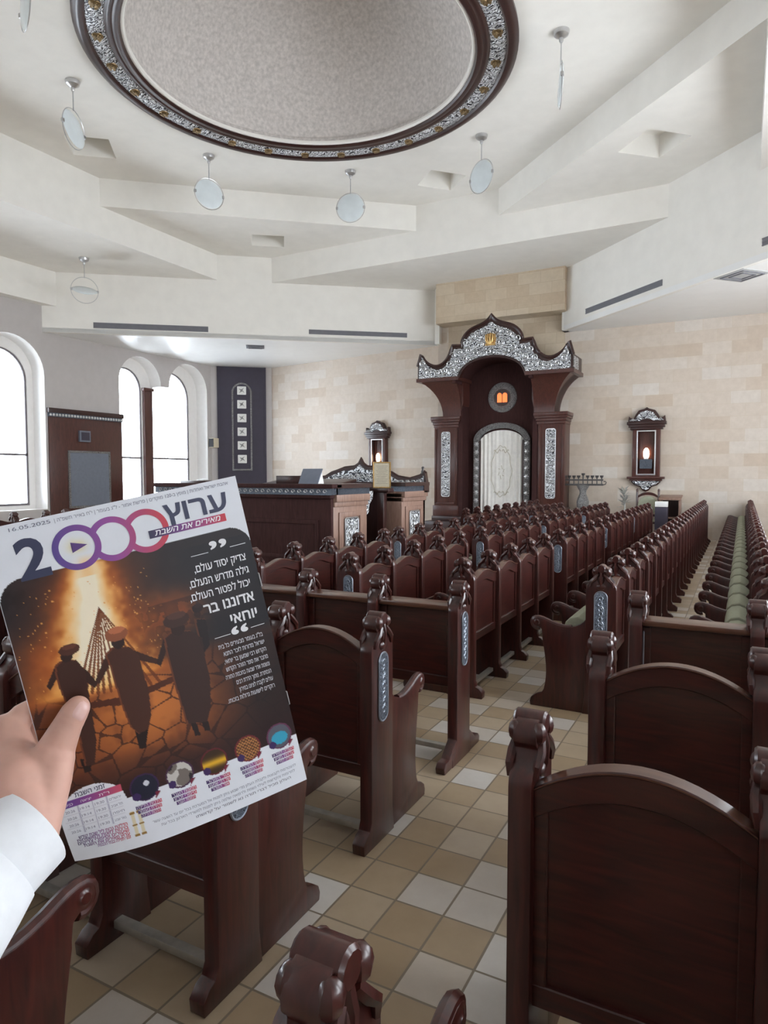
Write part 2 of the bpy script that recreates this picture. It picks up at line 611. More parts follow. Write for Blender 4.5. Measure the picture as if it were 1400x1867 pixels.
v3 = [sq(-12.25, 9.95, math.radians(40)), sq(-6.4, 14.87, math.radians(-43))]
b = MB()
b.prism(octo, fxy(C3), 0, 0.5, 'plaster', holes=[ring_hole] + v3)
struct(b.build('ceiling', smooth=False))


def recess(cx, cy, z, a, s=0.43):
    b = MB()
    p = sq(cx, cy, a, s)
    b.prism(p, fxy(z), 0.48, 0.5, 'plaster')
    struct(b.build('ceiling_recess', smooth=False))


recess(-12.25, 9.95, C3, math.radians(40), 0.45)
recess(-6.4, 14.87, C3, math.radians(-43), 0.45)
b = MB()
for (p, q) in [(octo[7], octo[6]), (octo[5], octo[4]), (octo[1], octo[0]), (octo[3], octo[2])]:
    P, Q = Vector(p), Vector(q)
    n = Vector((-(Q - P).y, (Q - P).x)).normalized() * 0.02
    if (P + n - Vector((CXR, CYR))).length > (P - Vector((CXR, CYR))).length:
        n = -n
    b.prism([p, q, tuple(Q + n), tuple(P + n)], fxy(C2), -0.004, C3 - C2 + 0.3, 'plaster')
struct(b.build('ceiling_bands', smooth=False))

c2polys = [[(xL, 11.05), (-7.55, yF), (-12.1, yF), (xL, 14.97)], [(-5.35, yF), (xR, 10.9), (xR, 14.31), (-1.58, yF)]]
v2 = [sq(-11.35, 14.75, math.radians(37)), sq(-1.65, 13.93, math.radians(43), 0.46)]
for k, poly in enumerate(c2polys):
    b = MB()
    b.prism(poly, fxy(C2), 0, 0.45, 'plaster', holes=[v2[k]])
    struct(b.build('ceiling_corner', smooth=False))
    b = MB()
    b.prism([mirror(p) for p in reversed(poly)], fxy(C2), 0, 0.3, 'plaster')
    struct(b.build('ceiling_corner', smooth=False))
recess(-11.35, 14.75, C2 - 0.05, math.radians(37), 0.45)
recess(-1.65, 13.93, C2 - 0.05, math.radians(43), 0.48)
# square beam faces
b = MB()
b.box((-12.2, yF - 0.02, BSF), (-1.5, yF, C3 + 0.3), 'plaster')
b.box((-12.2, yB, BSF), (-1.5, yB + 0.02, C3 + 0.3), 'plaster')
b.box((xL, 4.0, BSF), (xL + 0.02, 15.05, C3 + 0.3), 'plaster')
b.box((xR - 0.02, 4.7, BSF), (xR, 14.35, C3 + 0.3), 'plaster')
struct(b.build('ceiling_beams', smooth=False))
# triangle soffits outside the square
bs = [[(-12.1, yF), (-1.58, yF), (-4.44, 18.65), (-4.44, 19.1), (-8.1, 19.15)],
      [(xL, 14.97), (-16.7, 12.34), (-16.7, 6.71), (xL, 4.08)],
      [(xR, 14.31), (4.5, 10.2), (4.5, 8.85), (xR, 4.74)],
      [(-12.1, yB), (-8.1, -0.1), (-4.44, 0.4), (-1.58, yB)]]
for poly in bs:
    b = MB()
    b.prism(poly, fxy(BSF), 0, 0.3, 'plaster')
    struct(b.build('ceiling_shelf', smooth=False))
# diagonal fascias
fas = [((-17.05, 12.06), (-8.1, 19.1)), ((-4.44, 18.65), (4.5, 10.2)), ((-8.1, -0.05), (-17.05, 6.99)), ((4.5, 8.85), (-4.44, 0.4))]
for p, q in fas:
    P, Q = Vector(p), Vector(q)
    n = Vector((-(Q - P).y, (Q - P).x)).normalized() * 0.12
    if (P + n - Vector((CXR, CYR))).length < (P - Vector((CXR, CYR))).length:
        n = -n
    b = MB()
    b.prism([p, q, tuple(Q + n), tuple(P + n)], fxy(SOF), -0.006, C3 - SOF, 'plaster')
    struct(b.build('ceiling_fascia', smooth=False))
# small end wall of the west shelf and returns beside the ark
b = MB()
b.box((-16.7, 6.6, 6.25), (-17.0, 12.4, BSF + 0.3), 'plaster')
struct(b.build('trim_3', smooth=False))
b = MB()
b.box((-8.25, 18.75, SOF), (-8.1, 19.2, BSF + 0.2), 'plaster')
b.box((-4.44, 18.6, SOF), (-4.30, 18.95, BSF + 0.2), 'plaster')
struct(b.build('trim_4', smooth=False))
# low soffits
sf = [[(-17.05, 12.06), (-8.1, 19.1), (-8.1, 19.3), (-15.4, 20.4), (-17.3, 18.9)],
      [(-4.44, 18.65), (4.6, 10.1), (4.6, 19.0), (-4.44, 19.0)],
      [(-17.05, 6.99), (-17.05, -4.1), (-8.1, -4.1), (-8.1, -0.05)],
      [(-8.1, -4.1), (4.6, -4.1), (4.6, 8.95), (-4.44, 0.4), (-8.1, -0.05)]]
for poly in sf:
    b = MB()
    b.prism(poly, fxy(SOF), 0.0, 0.12, 'soffit')
    struct(b.build('ceiling_soffit', smooth=False))

# dome shell with its plaster rim
b = MB()
prof = [(2.83, C3 - 0.035), (2.79, C3 - 0.04), (2.765, C3 - 0.02), (2.765, C3 + 0.02)]
b.lathe(prof, 'plaster', 72, (CXR, CYR, 0))
dp = [(2.765, C3 + 0.02), (2.80, C3 + 0.1)] + [(2.85 * math.cos(a), C3 + 0.1 + 2.3 * math.sin(a)) for a in [PI / 2 * i / 14 for i in range(15)]]
b.lathe(dp, 'dome', 72, (CXR, CYR, 0))
struct(b.build('ceiling_dome'))

# stone lintel over the ark
b = MB()
b.box((-8.02, 18.3, 6.03), (-4.30, 18.95, BSF), 'stone_warm')
struct(b.build('wall_front_lintel', smooth=False))
b = MB()
b.box((-7.85, 18.862, 4.5), (-4.42, 18.95, 6.03), 'stone_warm')
struct(b.build('wall_front_pier', smooth=False))

# ------------------------------------------------------------------ dome ring ornament
ring = empty('dome_ring', (CXR, CYR, C3), 'large round mahogany ring with chased silver band edging the ceiling dome', 'ceiling ring')
b = MB()
b.lathe([(3.42, 0.03), (3.50, 0.0), (3.50, -0.05), (3.46, -0.08), (3.40, -0.10), (3.34, -0.09), (3.31, -0.06), (3.31, 0.03)], 'wood_dark', 96)
b.build('outer_molding', ring)
b = MB()
b.lathe([(3.32, -0.05), (3.25, -0.075), (3.18, -0.08), (3.10, -0.065), (3.03, -0.04)], 'silver', 96)
b.build('silver_band', ring)
b = MB()
b.lathe([(3.06, 0.03), (3.06, -0.045), (3.02, -0.075), (2.97, -0.08), (2.94, -0.07), (2.90, -0.085), (2.85, -0.08), (2.82, -0.05), (2.82, 0.02)], 'wood_dark', 96)
b.build('inner_molding', ring)
b = MB()
b.lathe([(0.0, -0.03), (0.04, -0.035), (0.085, -0.012), (0.09, 0.0)], 'gold_old', 14)
for k in range(5):
    a = -0.9 + 0.45 * k
    b.tube([(0.03 * math.sin(a), 0.03 * math.cos(a) - 0.03, -0.03), (0.075 * math.sin(a), 0.075 * math.cos(a) - 0.03, -0.035)], 0.014, 'gold_old', 6)
    b.ball((0.075 * math.sin(a), 0.075 * math.cos(a) - 0.03, -0.037), 0.018, 'gold_old', 6, 4)
b.box((-0.06, -0.06, -0.04), (0.06, -0.03, -0.01), 'gold_old')
med = b.mesh('medallion')
for k in range(26):
    a = math.radians(13.4) + 2 * PI * k / 26
    o = link('medallion', med, ring, (3.18 * math.cos(a), 3.18 * math.sin(a), -0.07), a + PI / 2)
    if k == 0:
        o['label'] = 'old gilt crown medallion'

# ------------------------------------------------------------------ benches
# bench local frame: x along the bench, y the way the sitter faces, z up; posts stand at y = 0
POST_W, POST_T = 0.20, 0.060
post_poly = ([(-0.165, 0.0), (-0.17, 0.045), (-0.14, 0.075), (-0.115, 0.085), (-0.10, 0.12), (-0.10, 0.86)]
             + bez((-0.10, 0.87), (-0.10, 0.925), (-0.052, 0.905), (-0.048, 0.955), 6)
             + bez((-0.048, 0.958), (-0.078, 0.975), (-0.058, 1.025), (-0.022, 1.028), 5)
             + bez((0.022, 1.028), (0.058, 1.025), (0.078, 0.975), (0.048, 0.958), 5)
             + bez((0.048, 0.955), (0.052, 0.905), (0.10, 0.925), (0.10, 0.87), 6)
             + [(0.10, 0.12), (0.115, 0.0)])
b = MB()
b.prism(post_poly, fyz(-POST_T / 2), 0, POST_T, 'wood')
POST = b.mesh('post', bevel=0.006)
# carved finial: rolled top, petals and a leaf tongue on both faces
b = MB()
b.lathe([(0.0, -0.042), (0.024, -0.042), (0.030, -0.036), (0.030, 0.036), (0.024, 0.042), (0.0, 0.042)], 'wood', 12, (0, 0.0, 1.012), 'x')
for s in (-1, 1):
    for t in (-1, 1):
        b.ball((s * 0.030, t * 0.036, 0.995), (0.020, 0.024, 0.028), 'wood', 8, 6)
        b.tube([(s * 0.031, t * 0.02, 0.975), (s * 0.037, t * 0.045, 0.945), (s * 0.036, t * 0.072, 0.92), (s * 0.033, t * 0.078, 0.89)], [0.012, 0.013, 0.011, 0.007], 'wood', 6)
    b.ball((s * 0.032, 0, 0.94), (0.014, 0.022, 0.034), 'wood', 8, 6)
    b.ball((s * 0.033, 0, 0.892), (0.010, 0.032, 0.022), 'wood', 8, 6)
    b.tube([(s * 0.031, 0, 0.985), (s * 0.038, 0, 0.955), (s * 0.038, 0, 0.91), (s * 0.032, 0, 0.87)], [0.012, 0.012, 0.009, 0.004], 'wood', 6)
FINIAL = b.mesh('finial', weld=1e-6)
b = MB()
for s in (-1, 1):
    b.prism(rrect(0, 0.705, 0.075, 0.30, 0.036), fyz(s * (POST_T / 2 - 0.002)), 0, s * 0.008, 'silver_fine')
    b.tube([(s * (POST_T / 2 + 0.004), p[0], p[1]) for p in rrect(0, 0.705, 0.082, 0.308, 0.04)], 0.0045, 'pewter', 5, closed=True)
    for k in range(7):
        zc = 0.60 + k * 0.035
        pts = [(s * (POST_T / 2 + 0.006), (0.021 - 0.0016 * q) * math.cos(q * 0.8 + k * 2.1), zc + (0.021 - 0.0016 * q) * math.sin(q * 0.8 + k * 2.1)) for q in range(10)]
        b.tube(pts, 0.003, 'pewter', 4)
PLAQUE = b.mesh('plaque')
# armrest and lower end panel
arm_top = bez((0.095, 0.665), (0.14, 0.585), (0.24, 0.575), (0.33, 0.610), 8) + bez((0.34, 0.613), (0.39, 0.635), (0.44, 0.655), (0.465, 0.63), 5) + bez((0.468, 0.622), (0.478, 0.59), (0.45, 0.562), (0.425, 0.575), 5)
panel_poly = (arm_top + [(0.405, 0.56), (0.40, 0.52)]
              + bez((0.40, 0.50), (0.375, 0.35), (0.355, 0.25), (0.385, 0.13), 8)
              + [(0.40, 0.10), (0.44, 0.085), (0.475, 0.06), (0.485, 0.03), (0.48, 0.0), (0.11, 0.0), (0.095, 0.1)])
b = MB()
b.prism(panel_poly, fyz(-0.02), 0, 0.04, 'wood')
PANEL = b.mesh('end_panel', bevel=0.005)
b = MB()
rail = arm_top[4:]
b.tube([(0, p[0], p[1] - 0.008) for p in rail], 0.020, 'wood', 8)
for s in (-1, 1):
    b.lathe([(0.0, 0.0), (0.014, 0.0), (0.018, -0.004), (0.024, -0.006), (0.026, -0.012)], 'wood', 12, (s * 0.026, 0.437, 0.605), 'x') if s > 0 else b.lathe([(0.0, 0.0), (0.014, 0.0), (0.018, 0.004), (0.024, 0.006), (0.026, 0.012)], 'wood', 12, (-0.026, 0.437, 0.605), 'x')
ARM = b.mesh('armrest')
# desk foot (no seat, no arm)
foot_poly = [(-0.27, 0.0), (-0.28, 0.035), (-0.255, 0.06), (-0.20, 0.062), (-0.10, 0.14), (-0.095, 0.5), (0.095, 0.5), (0.10, 0.14), (0.20, 0.062), (0.255, 0.06), (0.28, 0.035), (0.27, 0.0)]
b = MB()
b.prism(foot_poly, fyz(-0.028), 0, 0.056, 'wood')
FOOT = b.mesh('foot', bevel=0.006)


def make_backrest(p, arch, zb, seg=False):
    """panel between two posts: recessed field, stiles, bottom rail, arched cap"""
    h = p / 2 - POST_T / 2 + 0.002
    z0 = 0.865
    n = 16
    top = lambda x: z0 + arch * (math.cos(min(1, abs(x) / h) * PI) * 0.5 + 0.5 if not seg else 1.0 - (x / h) ** 2)
    xs = [-h + 2 * h * i / n for i in range(n + 1)]
    m = MB()
    m.prism([(-h, zb)] + [(h, zb)] + [(x, top(x) - 0.02) for x in reversed(xs)], fxz(-0.058), 0, 0.022, 'wood_z')
    # cap following the arch
    cap = [(x, top(x)) for x in xs] + [(x, top(x) - 0.075) for x in reversed(xs)]
    m.prism(cap, fxz(-0.074), 0, 0.046, 'wood_z')
    m.prism([(x, top(x) + 0.006) for x in xs] + [(x, top(x) - 0.004) for x in reversed(xs)], fxz(-0.080), 0, 0.058, 'wood_cap')
    m.box((-h, -0.072, zb), (h, -0.030, zb + 0.06), 'wood_z')
    for s in (-1, 1):
        m.box((s * h, -0.070, zb + 0.05), (s * (h - 0.035), -0.032, z0 - 0.02), 'wood_z')
    return m.mesh('backrest', bevel=0.003, seg=1)


def make_seat(p, folded=True):
    h = p / 2 - POST_T / 2 - 0.004
    m = MB()
    if folded:
        m.box((-h, 0.015, 0.34), (h, 0.045, 0.60), 'wood')
    else:
        m.box((-h, 0.02, 0.40), (h, 0.40, 0.43), 'wood')
    return m.mesh('seat', bevel=0.006)


def make_cushion(p, folded=True):
    h = p / 2 - POST_T / 2 - 0.02
    m = MB()
    n = 10
    if folded:
        prof = [(0.045, 0.36)] + bez((0.06, 0.35), (0.27, 0.36), (0.34, 0.66), (0.17, 0.655), 8) + bez((0.16, 0.65), (0.12, 0.645), (0.08, 0.60), (0.05, 0.52), 4)
    else:
        prof = [(0.03, 0.428)] + bez((0.03, 0.45), (0.10, 0.54), (0.34, 0.54), (0.40, 0.44), 10) + [(0.39, 0.428)]
    m.prism(prof, fyz(-h), 0, 2 * h, 'fabric')
    return m.mesh('cushion', bevel=0.02, seg=3)


def make_rail(L):
    m = MB()
    m.box((0, -0.055, 0.045), (L - 0.032, -0.015, 0.075), 'rail')
    return m.mesh('foot_rail', bevel=0.004)


_cache = {}
def cached(key, fn):
    if key not in _cache:
        _cache[key] = fn()
    return _cache[key]


def bench(n, pitch, arch, loc, rotz, label, group=None, folded=True, plaques=(True, True), ends=(True, True), zb=0.30):
    t = empty('synagogue_bench', loc, label, 'bench', group, rotz)
    for i in range(n + 1):
        if (i == 0 and not ends[0]) or (i == n and not ends[1]):
            continue
        po = link('post', POST, t, (i * pitch, 0, 0))
        link('finial', FINIAL, po)
        if (i == 0 and plaques[0]) or (i == n and plaques[1]):
            link('plaque', PLAQUE, po)['label'] = 'chased silver plaque'
        pa = link('end_panel', PANEL, t, (i * pitch, 0, 0))
        link('armrest', ARM, pa)
    for i in range(n):
        x = (i + 0.5) * pitch
        link('backrest', cached(('b', pitch, arch, zb), lambda: make_backrest(pitch, arch, zb, arch > 0.06)), t, (x, 0, 0))
        se = link('seat', cached(('s', pitch, folded), lambda: make_seat(pitch, folded)), t, (x, 0, 0))
        link('cushion', cached(('c', pitch, folded), lambda: make_cushion(pitch, folded)), se)['label'] = 'pale green cushion'
    link('foot_rail', cached(('r', n * pitch), lambda: make_rail(n * pitch)), t)['label'] = 'worn metal foot rail'
    return t


def desk(n, pitch, loc, label):
    t = empty('reading_desk', loc, label, 'desk', 'reading desks in front of the benches')
    for i in range(n + 1):
        po = link('post', POST, t, (i * pitch, 0, 0))
        link('finial', FINIAL, po)
        if i in (0, n):
            link('plaque', PLAQUE, po)['label'] = 'chased silver plaque'
        link('foot', FOOT, t, (i * pitch, 0, 0))
    for i in range(n):
        x = (i + 0.5) * pitch
        h = pitch / 2 - POST_T / 2 + 0.002
        def mk():
            m = MB()
            m.box((-h, -0.03, 0.42), (h, -0.005, 0.88), 'wood_z')
            m.box((-h, -0.045, 0.42), (h, 0.01, 0.48), 'wood_z')
            for s in (-1, 1):
                m.box((s * h, -0.04, 0.47), (s * (h - 0.04), 0.0, 0.86), 'wood_z')
            return m.mesh('panel', bevel=0.003, seg=1)
        link('panel', cached(('dp', pitch), mk), t, (x, 0, 0))
        def mt():
            m = MB()
            m.box((-h, -0.075, 0.872), (h, 0.075, 0.90), 'wood_cap')
            return m.mesh('desk_top', bevel=0.005)
        link('desk_top', cached(('dt', pitch), mt), t, (x, 0, 0))
    link('foot_rail', cached(('r', n * pitch), lambda: make_rail(n * pitch)), t)['label'] = 'worn metal foot rail'
    return t


GN = 'foreground benches facing the ark'
P1 = 0.525
XA, XB = -1.43, -0.47
# left block (right end at the aisle) and right block (left end at the aisle)
def left_bench(y, n, label, **k):
    return bench(n, P1, 0.085, (XA - n * P1, y, 0), 0, label, GN, **k)


left_bench(2.62, 6, 'mahogany bench with arched back right of the magazine, behind the left reading desk')
left_bench(1.64, 5, 'mahogany bench mostly behind the magazine, its end panel below the magazine corner')
left_bench(0.64, 3, 'mahogany bench at lower left corner, scrolled arm beside the white sleeve')
desk(6, P1, (XA - 6 * P1, 3.62, 0), 'long straight-topped mahogany reading desk left of the tiled aisle')
bench(3, 0.55, 0.085, (XB, 1.70, 0), 0, 'big dark mahogany bench at lower right with arched top edge coloured as lit, nearest whole one', GN)
bench(3, 0.55, 0.085, (XB, 2.70, 0), 0, 'dark mahogany bench second at right, between the nearest arched bench and the reading desk', GN)
bench(3, 0.55, 0.085, (XB, 0.72, 0), 0, 'bench cut off at the bottom edge, only its glossy finial shows', GN)
desk(3, 0.55, (XB, 3.74, 0), 'short straight-topped mahogany reading desk at right before the green seats')

# long rows along the hall, all facing west (towards the bimah)
PR = 0.58
ORD = ['first', 'second', 'third', 'fourth', 'fifth', 'sixth', 'seventh', 'eighth']


def row(x, starts, n, rot, where, group, plaq=True, joined=False, closed=True):
    for k, y in enumerate(starts):
        lab = f'mahogany four-seat bench, {ORD[k]} from the near end {where}'
        if rot > 0:
            loc = (x, y, 0)
        else:
            loc = (x, y + n * PR, 0)
        bench(n, PR, 0.05, loc, rot, lab, group, plaques=(plaq, plaq) if k else (True, plaq), zb=0.40,
              ends=(True, not joined or (closed and k == len(starts) - 1)))


row(-0.83, [4.72 + 2.345 * k for k in range(5)], 4, PI / 2, 'of the unbroken row left of the gap', 'benches of the long row left of the gap', plaq=False, joined=True, closed=False)
bench(3, PR, 0.05, (-0.83, 4.72 + 2.345 * 5, 0), PI / 2, 'mahogany three-seat bench at the far wall end of the unbroken row left of the gap',
      'benches of the long row left of the gap', plaques=(False, False), zb=0.40)
row(0.17, [4.66 + 2.345 * k for k in range(6)], 4, PI / 2, 'of the far right row', 'benches of the far right row', plaq=False, joined=True)
row(-1.82, [4.67, 7.62, 10.5, 13.4], 4, PI / 2, 'of the second row left', 'benches of the second row')
row(-2.72, [4.55, 7.56, 10.41, 13.4], 4, PI / 2, 'of the third row left', 'benches of the third row')
row(-3.60, [4.45, 7.15, 9.98, 12.9], 4, PI / 2, 'of the row beside the bimah', 'benches of the row nearest the bimah')
row(-4.50, [11.7, 14.2], 4, PI / 2, 'of the short row before the ark', 'benches between bimah and ark')
row(-10.6, [5.2, 7.9], 4, -PI / 2, 'of the row under the windows', 'benches on the window side')

# ------------------------------------------------------------------ pendant lamps
def pendant(x, y, z, az, tilt, label):
    t = empty('pendant_lamp', (x, y, z), label, 'pendant lamp', 'round glass pendant lamps')
    m = MB()
    m.lathe([(0, 0), (0.125, 0), (0.125, -0.012), (0.11, -0.06), (0.05, -0.10), (0.03, -0.105)], 'steel', 20)
    m.lathe([(0.03, -0.10), (0.032, -0.15), (0.02, -0.17), (0.0, -0.17)], 'steel', 12)
    m.build('canopy', t)
    m = MB()
    m.tube([(0, 0, -0.16), (0, 0, -0.50)], 0.009, 'steel', 8)
    m.build('rod', t)
    R = 0.31
    m = MB()
    c = math.cos(az); s = math.sin(az)
    u = (-s, c, 0)
    pts = [(u[0] * R * 1.05 * math.cos(a), u[1] * R * 1.05 * math.cos(a), -0.81 + R * 1.05 * math.sin(a)) for a in [2 * PI * i / 40 for i in range(40)]]
    m.tube(pts, 0.007, 'steel', 6, closed=True)
    m.build('hoop', t)
    m = MB()
    m.lathe([(0, -0.035), (R * 0.5, -0.032), (R * 0.9, -0.015), (R, 0.0), (R * 0.9, 0.015), (R * 0.5, 0.032), (0, 0.035)], 'frost', 40)
    me = m.mesh('glass_disc')
    Mx = Matrix.Translation((0, 0, -0.81)) @ Matrix.Rotation(az, 4, 'Z') @ Matrix.Rotation(PI / 2 + tilt, 4, 'Y')
    me.transform(Mx)
    link('glass_disc', me, t)
    m = MB()
    for q in (-1, 1):
        m.box((u[0] * R * q - 0.022, u[1] * R * q - 0.022, -0.84), (u[0] * R * q + 0.022, u[1] * R * q + 0.022, -0.78), 'steel')
    m.build('clip', t, bevel=0.004)


pl = ['leftmost of the arc, tilted disc before a ceiling recess', 'second along the arc, below the dome ring at left', 'third along the arc, below the middle of the dome ring',
      'fourth along the arc, beside a ceiling recess at right', 'disc seen edge-on at right of the dome ring', 'mostly cut off at the upper left corner']
for k, (a, tl) in enumerate([(199.5, 0.16), (154, 0.05), (110, 0.0), (65, -0.05), (18, 0.05), (246, 0.0)]):
    pendant(CXR + 4.14 * math.cos(math.radians(a)), CYR + 4.14 * math.sin(math.radians(a)), C3, math.radians(a), tl,
            'round frosted glass pendant lamp, ' + pl[k])
pendant(-15.0, 11.9, BSF, math.radians(150), 1.05, 'round frosted glass pendant lamp with disc tipped flat, low at left by the windows')

# ------------------------------------------------------------------ ceiling vents
def along(p, q, xa, xb, z0, z1, label):
    P, Q = Vector((*p, 0)), Vector((*q, 0))
    d = (Q - P).normalized()
    n = Vector((d.y, -d.x, 0))
    if (P + n - Vector((CXR, CYR, 0))).length > (P - Vector((CXR, CYR, 0))).length:
        n = -n
    A = P + d * ((xa - P.x) / d.x)
    L = (xb - xa) / d.x
    t = empty('slot_vent', (A.x, A.y, z0), label, 'vent', 'slot vents in the white fascia', math.atan2(d.y, d.x))
    s = 1 if n.dot(Vector((-d.y, d.x, 0))) > 0 else -1
    m = MB()
    m.box((0, s * 0.012, 0), (L, -s * 0.01, z1 - z0), 'vent')
    m.build('grille', t, smooth=False)
    m = MB()
    m.box((0, 0, -0.01), (L, s * 0.02, 0.006), 'vent')
    m.box((0, 0, z1 - z0 - 0.006), (L, s * 0.02, z1 - z0 + 0.01), 'vent')
    m.box((0, 0, (z1 - z0) / 2 - 0.004), (L, s * 0.018, (z1 - z0) / 2 + 0.004), 'vent')
    m.build('frame', t, smooth=False)


along(*fas[0], -15.96, -13.54, 5.71, 5.84, 'long grey slot vent in the left fascia above the windows')
along(*fas[0], -11.3, -9.0, 5.76, 5.87, 'long grey slot vent in the fascia left of the stone lintel')
along(*fas[1], -3.67, -1.66, 5.77, 5.88, 'long grey slot vent in the right fascia above the stone wall')
along(*fas[1], 0.20, 2.0, 5.80, 5.92, 'grey slot vent at the right picture edge, only its tip showing')


def diffuser(x, y, a, s, label, k):
    t = empty('ceiling_diffuser', (x, y, SOF), label, 'diffuser', None, a)
    m = MB()
    m.box((-s, -s, -0.015), (s, s, 0), k)
    m.build('plate', t, bevel=0.004)
    m = MB()
    for q in (0.75, 0.45):
        for e in (-1, 1):
            m.box((-s * q, e * s * q - 0.012, -0.03), (s * q, e * s * q + 0.012, -0.012), 'vent')
            m.box((e * s * q - 0.012, -s * q, -0.03), (e * s * q + 0.012, s * q, -0.012), 'vent')
    m.build('louvre', t, smooth=False)


diffuser(-13.25, 16.55, math.radians(38), 0.27, 'small dark square air diffuser in the soffit above the dark corner panel', 'vent')
diffuser(-0.12, 15.15, math.radians(-43), 0.36, 'pale square air diffuser in the soffit at far right', 'vent_light')

# ------------------------------------------------------------------ the ark
AX = -6.15
ark = empty('torah_ark', (AX, 18.3, 0), 'tall carved mahogany ark with silver crest and ivory curtain on the stone wall', 'ark')


def part(m, name, parent, label=None, **k):
    o = m.build(name, parent, **k)
    if label:
        o['label'] = label
    return o


# local frame: x across, y into the wall, z up; wall face at y = +0.6
m = MB()
m.box((-1.98, -0.5, 0.0), (1.98, 0.6, 0.32), 'wood_dark')
m.box((-1.90, -0.2, 0.32), (1.90, 0.6, 0.45), 'wood_dark')
part(m, 'platform', ark, bevel=0.015)
for s in (-1, 1):
    m = MB()
    m.box((s * 1.90, 0.0, 0.45), (s * 1.16, 0.60, 3.05), 'wood_ark')
    m.box((s * 1.93, -0.03, 0.45), (s * 1.13, 0.60, 0.75), 'wood_ark')
    # raised edges of the pilaster
    for e in (1.86, 1.24):
        m.box((s * (e - 0.03), -0.02, 0.80), (s * (e + 0.03), 0.0, 2.98), 'wood_ark')
    m.box((s * 1.89, -0.02, 0.78), (s * 1.21, 0.0, 0.84), 'wood_ark')
    # capital: cavetto flare
    cav = [(0.0, 3.02), (-0.015, 3.10), (-0.04, 3.18), (-0.075, 3.24), (-0.09, 3.30), (-0.09, 3.34)]
    for (y0, z0), (y1, z1) in zip(cav[:-1], cav[1:]):
        m.box((s * (1.90 - y1), y1, z0), (s * (1.16 + y1), 0.6, z1), 'wood_ark')
    pi = part(m, 'pilaster', ark, bevel=0.006)
    m = MB()
    m.prism(rrect(s * 1.53, 1.95, 0.24, 1.86, 0.05), fxz(-0.028), 0, 0.03, 'silver')
    m.tube([(p[0], -0.025, p[1]) for p in rrect(s * 1.53, 1.95, 0.26, 1.88, 0.06)], 0.012, 'silver_plain', 5, closed=True)
    for k in range(11):
        zc = 1.13 + k * 0.165
        for e in (-1, 1):
            pts = [(s * 1.53 + e * (0.05 + (0.052 - 0.005 * q) * math.cos(q * 0.8)), -0.035, zc + (0.052 - 0.005 * q) * math.sin(q * 0.8)) for q in range(9)]
            m.tube(pts, 0.011, 'silver_plain', 4)
    part(m, 'plaque', pi, 'chased silver plaque')
    # flaring haunch between capital and crown
    m = MB()
    n = 10
    pr = []
    for i in range(n + 1):
        t = i / n
        ang = t * PI / 2
        pr.append((1.62 + 0.58 * (1 - math.cos(ang)), 3.32 + 1.02 * math.sin(ang) ** 1.0 * 0.55 + 1.02 * 0.45 * t))
    poly = [(s * 1.10, 3.32)] + [(s * x, z) for x, z in pr] + [(s * 2.22, 4.34), (s * 1.0, 4.34), (s * 1.0, 3.7)]
    m.prism(poly, fxz(-0.02), 0, 0.60, 'wood_ark')
    for i in range(n):       # forward cove
        t0, t1 = pr[i], pr[i + 1]
        y0 = -0.02 - 0.50 * (t0[0] - 1.62) / 0.58
        y1 = -0.02 - 0.50 * (t1[0] - 1.62) / 0.58
        m.add([(s * 1.06, y0, t0[1]), (s * t0[0], y0, t0[1]), (s * t1[0], y1, t1[1]), (s * 1.06, y1, t1[1]),
               (s * 1.06, 0.5, t0[1]), (s * t0[0], 0.5, t0[1]), (s * t1[0], 0.5, t1[1]), (s * 1.06, 0.5, t1[1])],
              [(0, 1, 2, 3), (1, 5, 6, 2), (0, 3, 7, 4)], 'wood_ark')
    part(m, 'haunch', ark, smooth=True)
# niche: back wall, inner cheeks, barrel vault
m = MB()
m.box((-1.3, 0.50, 0.45), (1.3, 0.555, 4.6), 'wood_matte')
m.box((-0.98, 0.50, 4.6), (0.98, 0.555, 5.2), 'wood_matte')
for s in (-1, 1):
    m.box((s * 1.18, 0.0, 0.45), (s * 1.02, 0.55, 4.3), 'wood_matte')
part(m, 'niche_back', ark, smooth=False)
m = MB()
vault = arc(0, 4.22, 1.04, 180, 0, 24, ry=0.62)
vo = arc(0, 4.22, 1.14, 0, 180, 24, ry=0.74)
m.prism(vault + vo, fxz(-0.50), 0, 1.02, 'wood_matte')
part(m, 'arch_soffit', ark)
# crown: wooden outline and silver field
half = ([(0.0, 5.98)] + bez((0.0, 5.98), (0.12, 5.72), (0.42, 5.74), (0.62, 5.62), 8)[1:] + bez((0.62, 5.62), (0.80, 5.50), (0.86, 5.36), (0.86, 5.22), 6)[1:]
        + [(1.14, 5.24), (1.17, 5.14)] + bez((1.17, 5.14), (1.28, 4.78), (1.52, 4.66), (1.72, 4.72), 8)[1:] + bez((1.72, 4.72), (1.95, 4.80), (2.04, 4.92), (2.10, 5.08), 6)[1:] + [(2.20, 4.74), (2.20, 4.36)])
inner_arc = arc(0, 4.30, 0.92, 0, 180, 24, ry=0.56)
outline = half + [(0.92, 4.36)] + inner_arc[1:-1] + [(-0.92, 4.36)] + [(-x, z) for x, z in reversed(half[1:])]
m = MB()
m.prism(outline, fxz(-0.52), 0, 0.16, 'wood_dark')
m.box((-2.24, -0.54, 4.30), (-0.94, 0.60, 4.40), 'wood_ark')
m.box((2.24, -0.54, 4.30), (0.94, 0.60, 4.40), 'wood_ark')
for s in (-1, 1):
    m.box((s * 2.20, -0.40, 4.38), (s * 2.14, 0.55, 4.78), 'wood_dark')
m.tube([(x, -0.50, z + 0.01) for x, z in reversed(half[:-1])] + [(-x, -0.50, z + 0.01) for x, z in half[1:-1]], 0.055, 'wood_dark', 6)
cr = part(m, 'crest', ark, angle=40)
m = MB()
cz = 4.9
sil = []
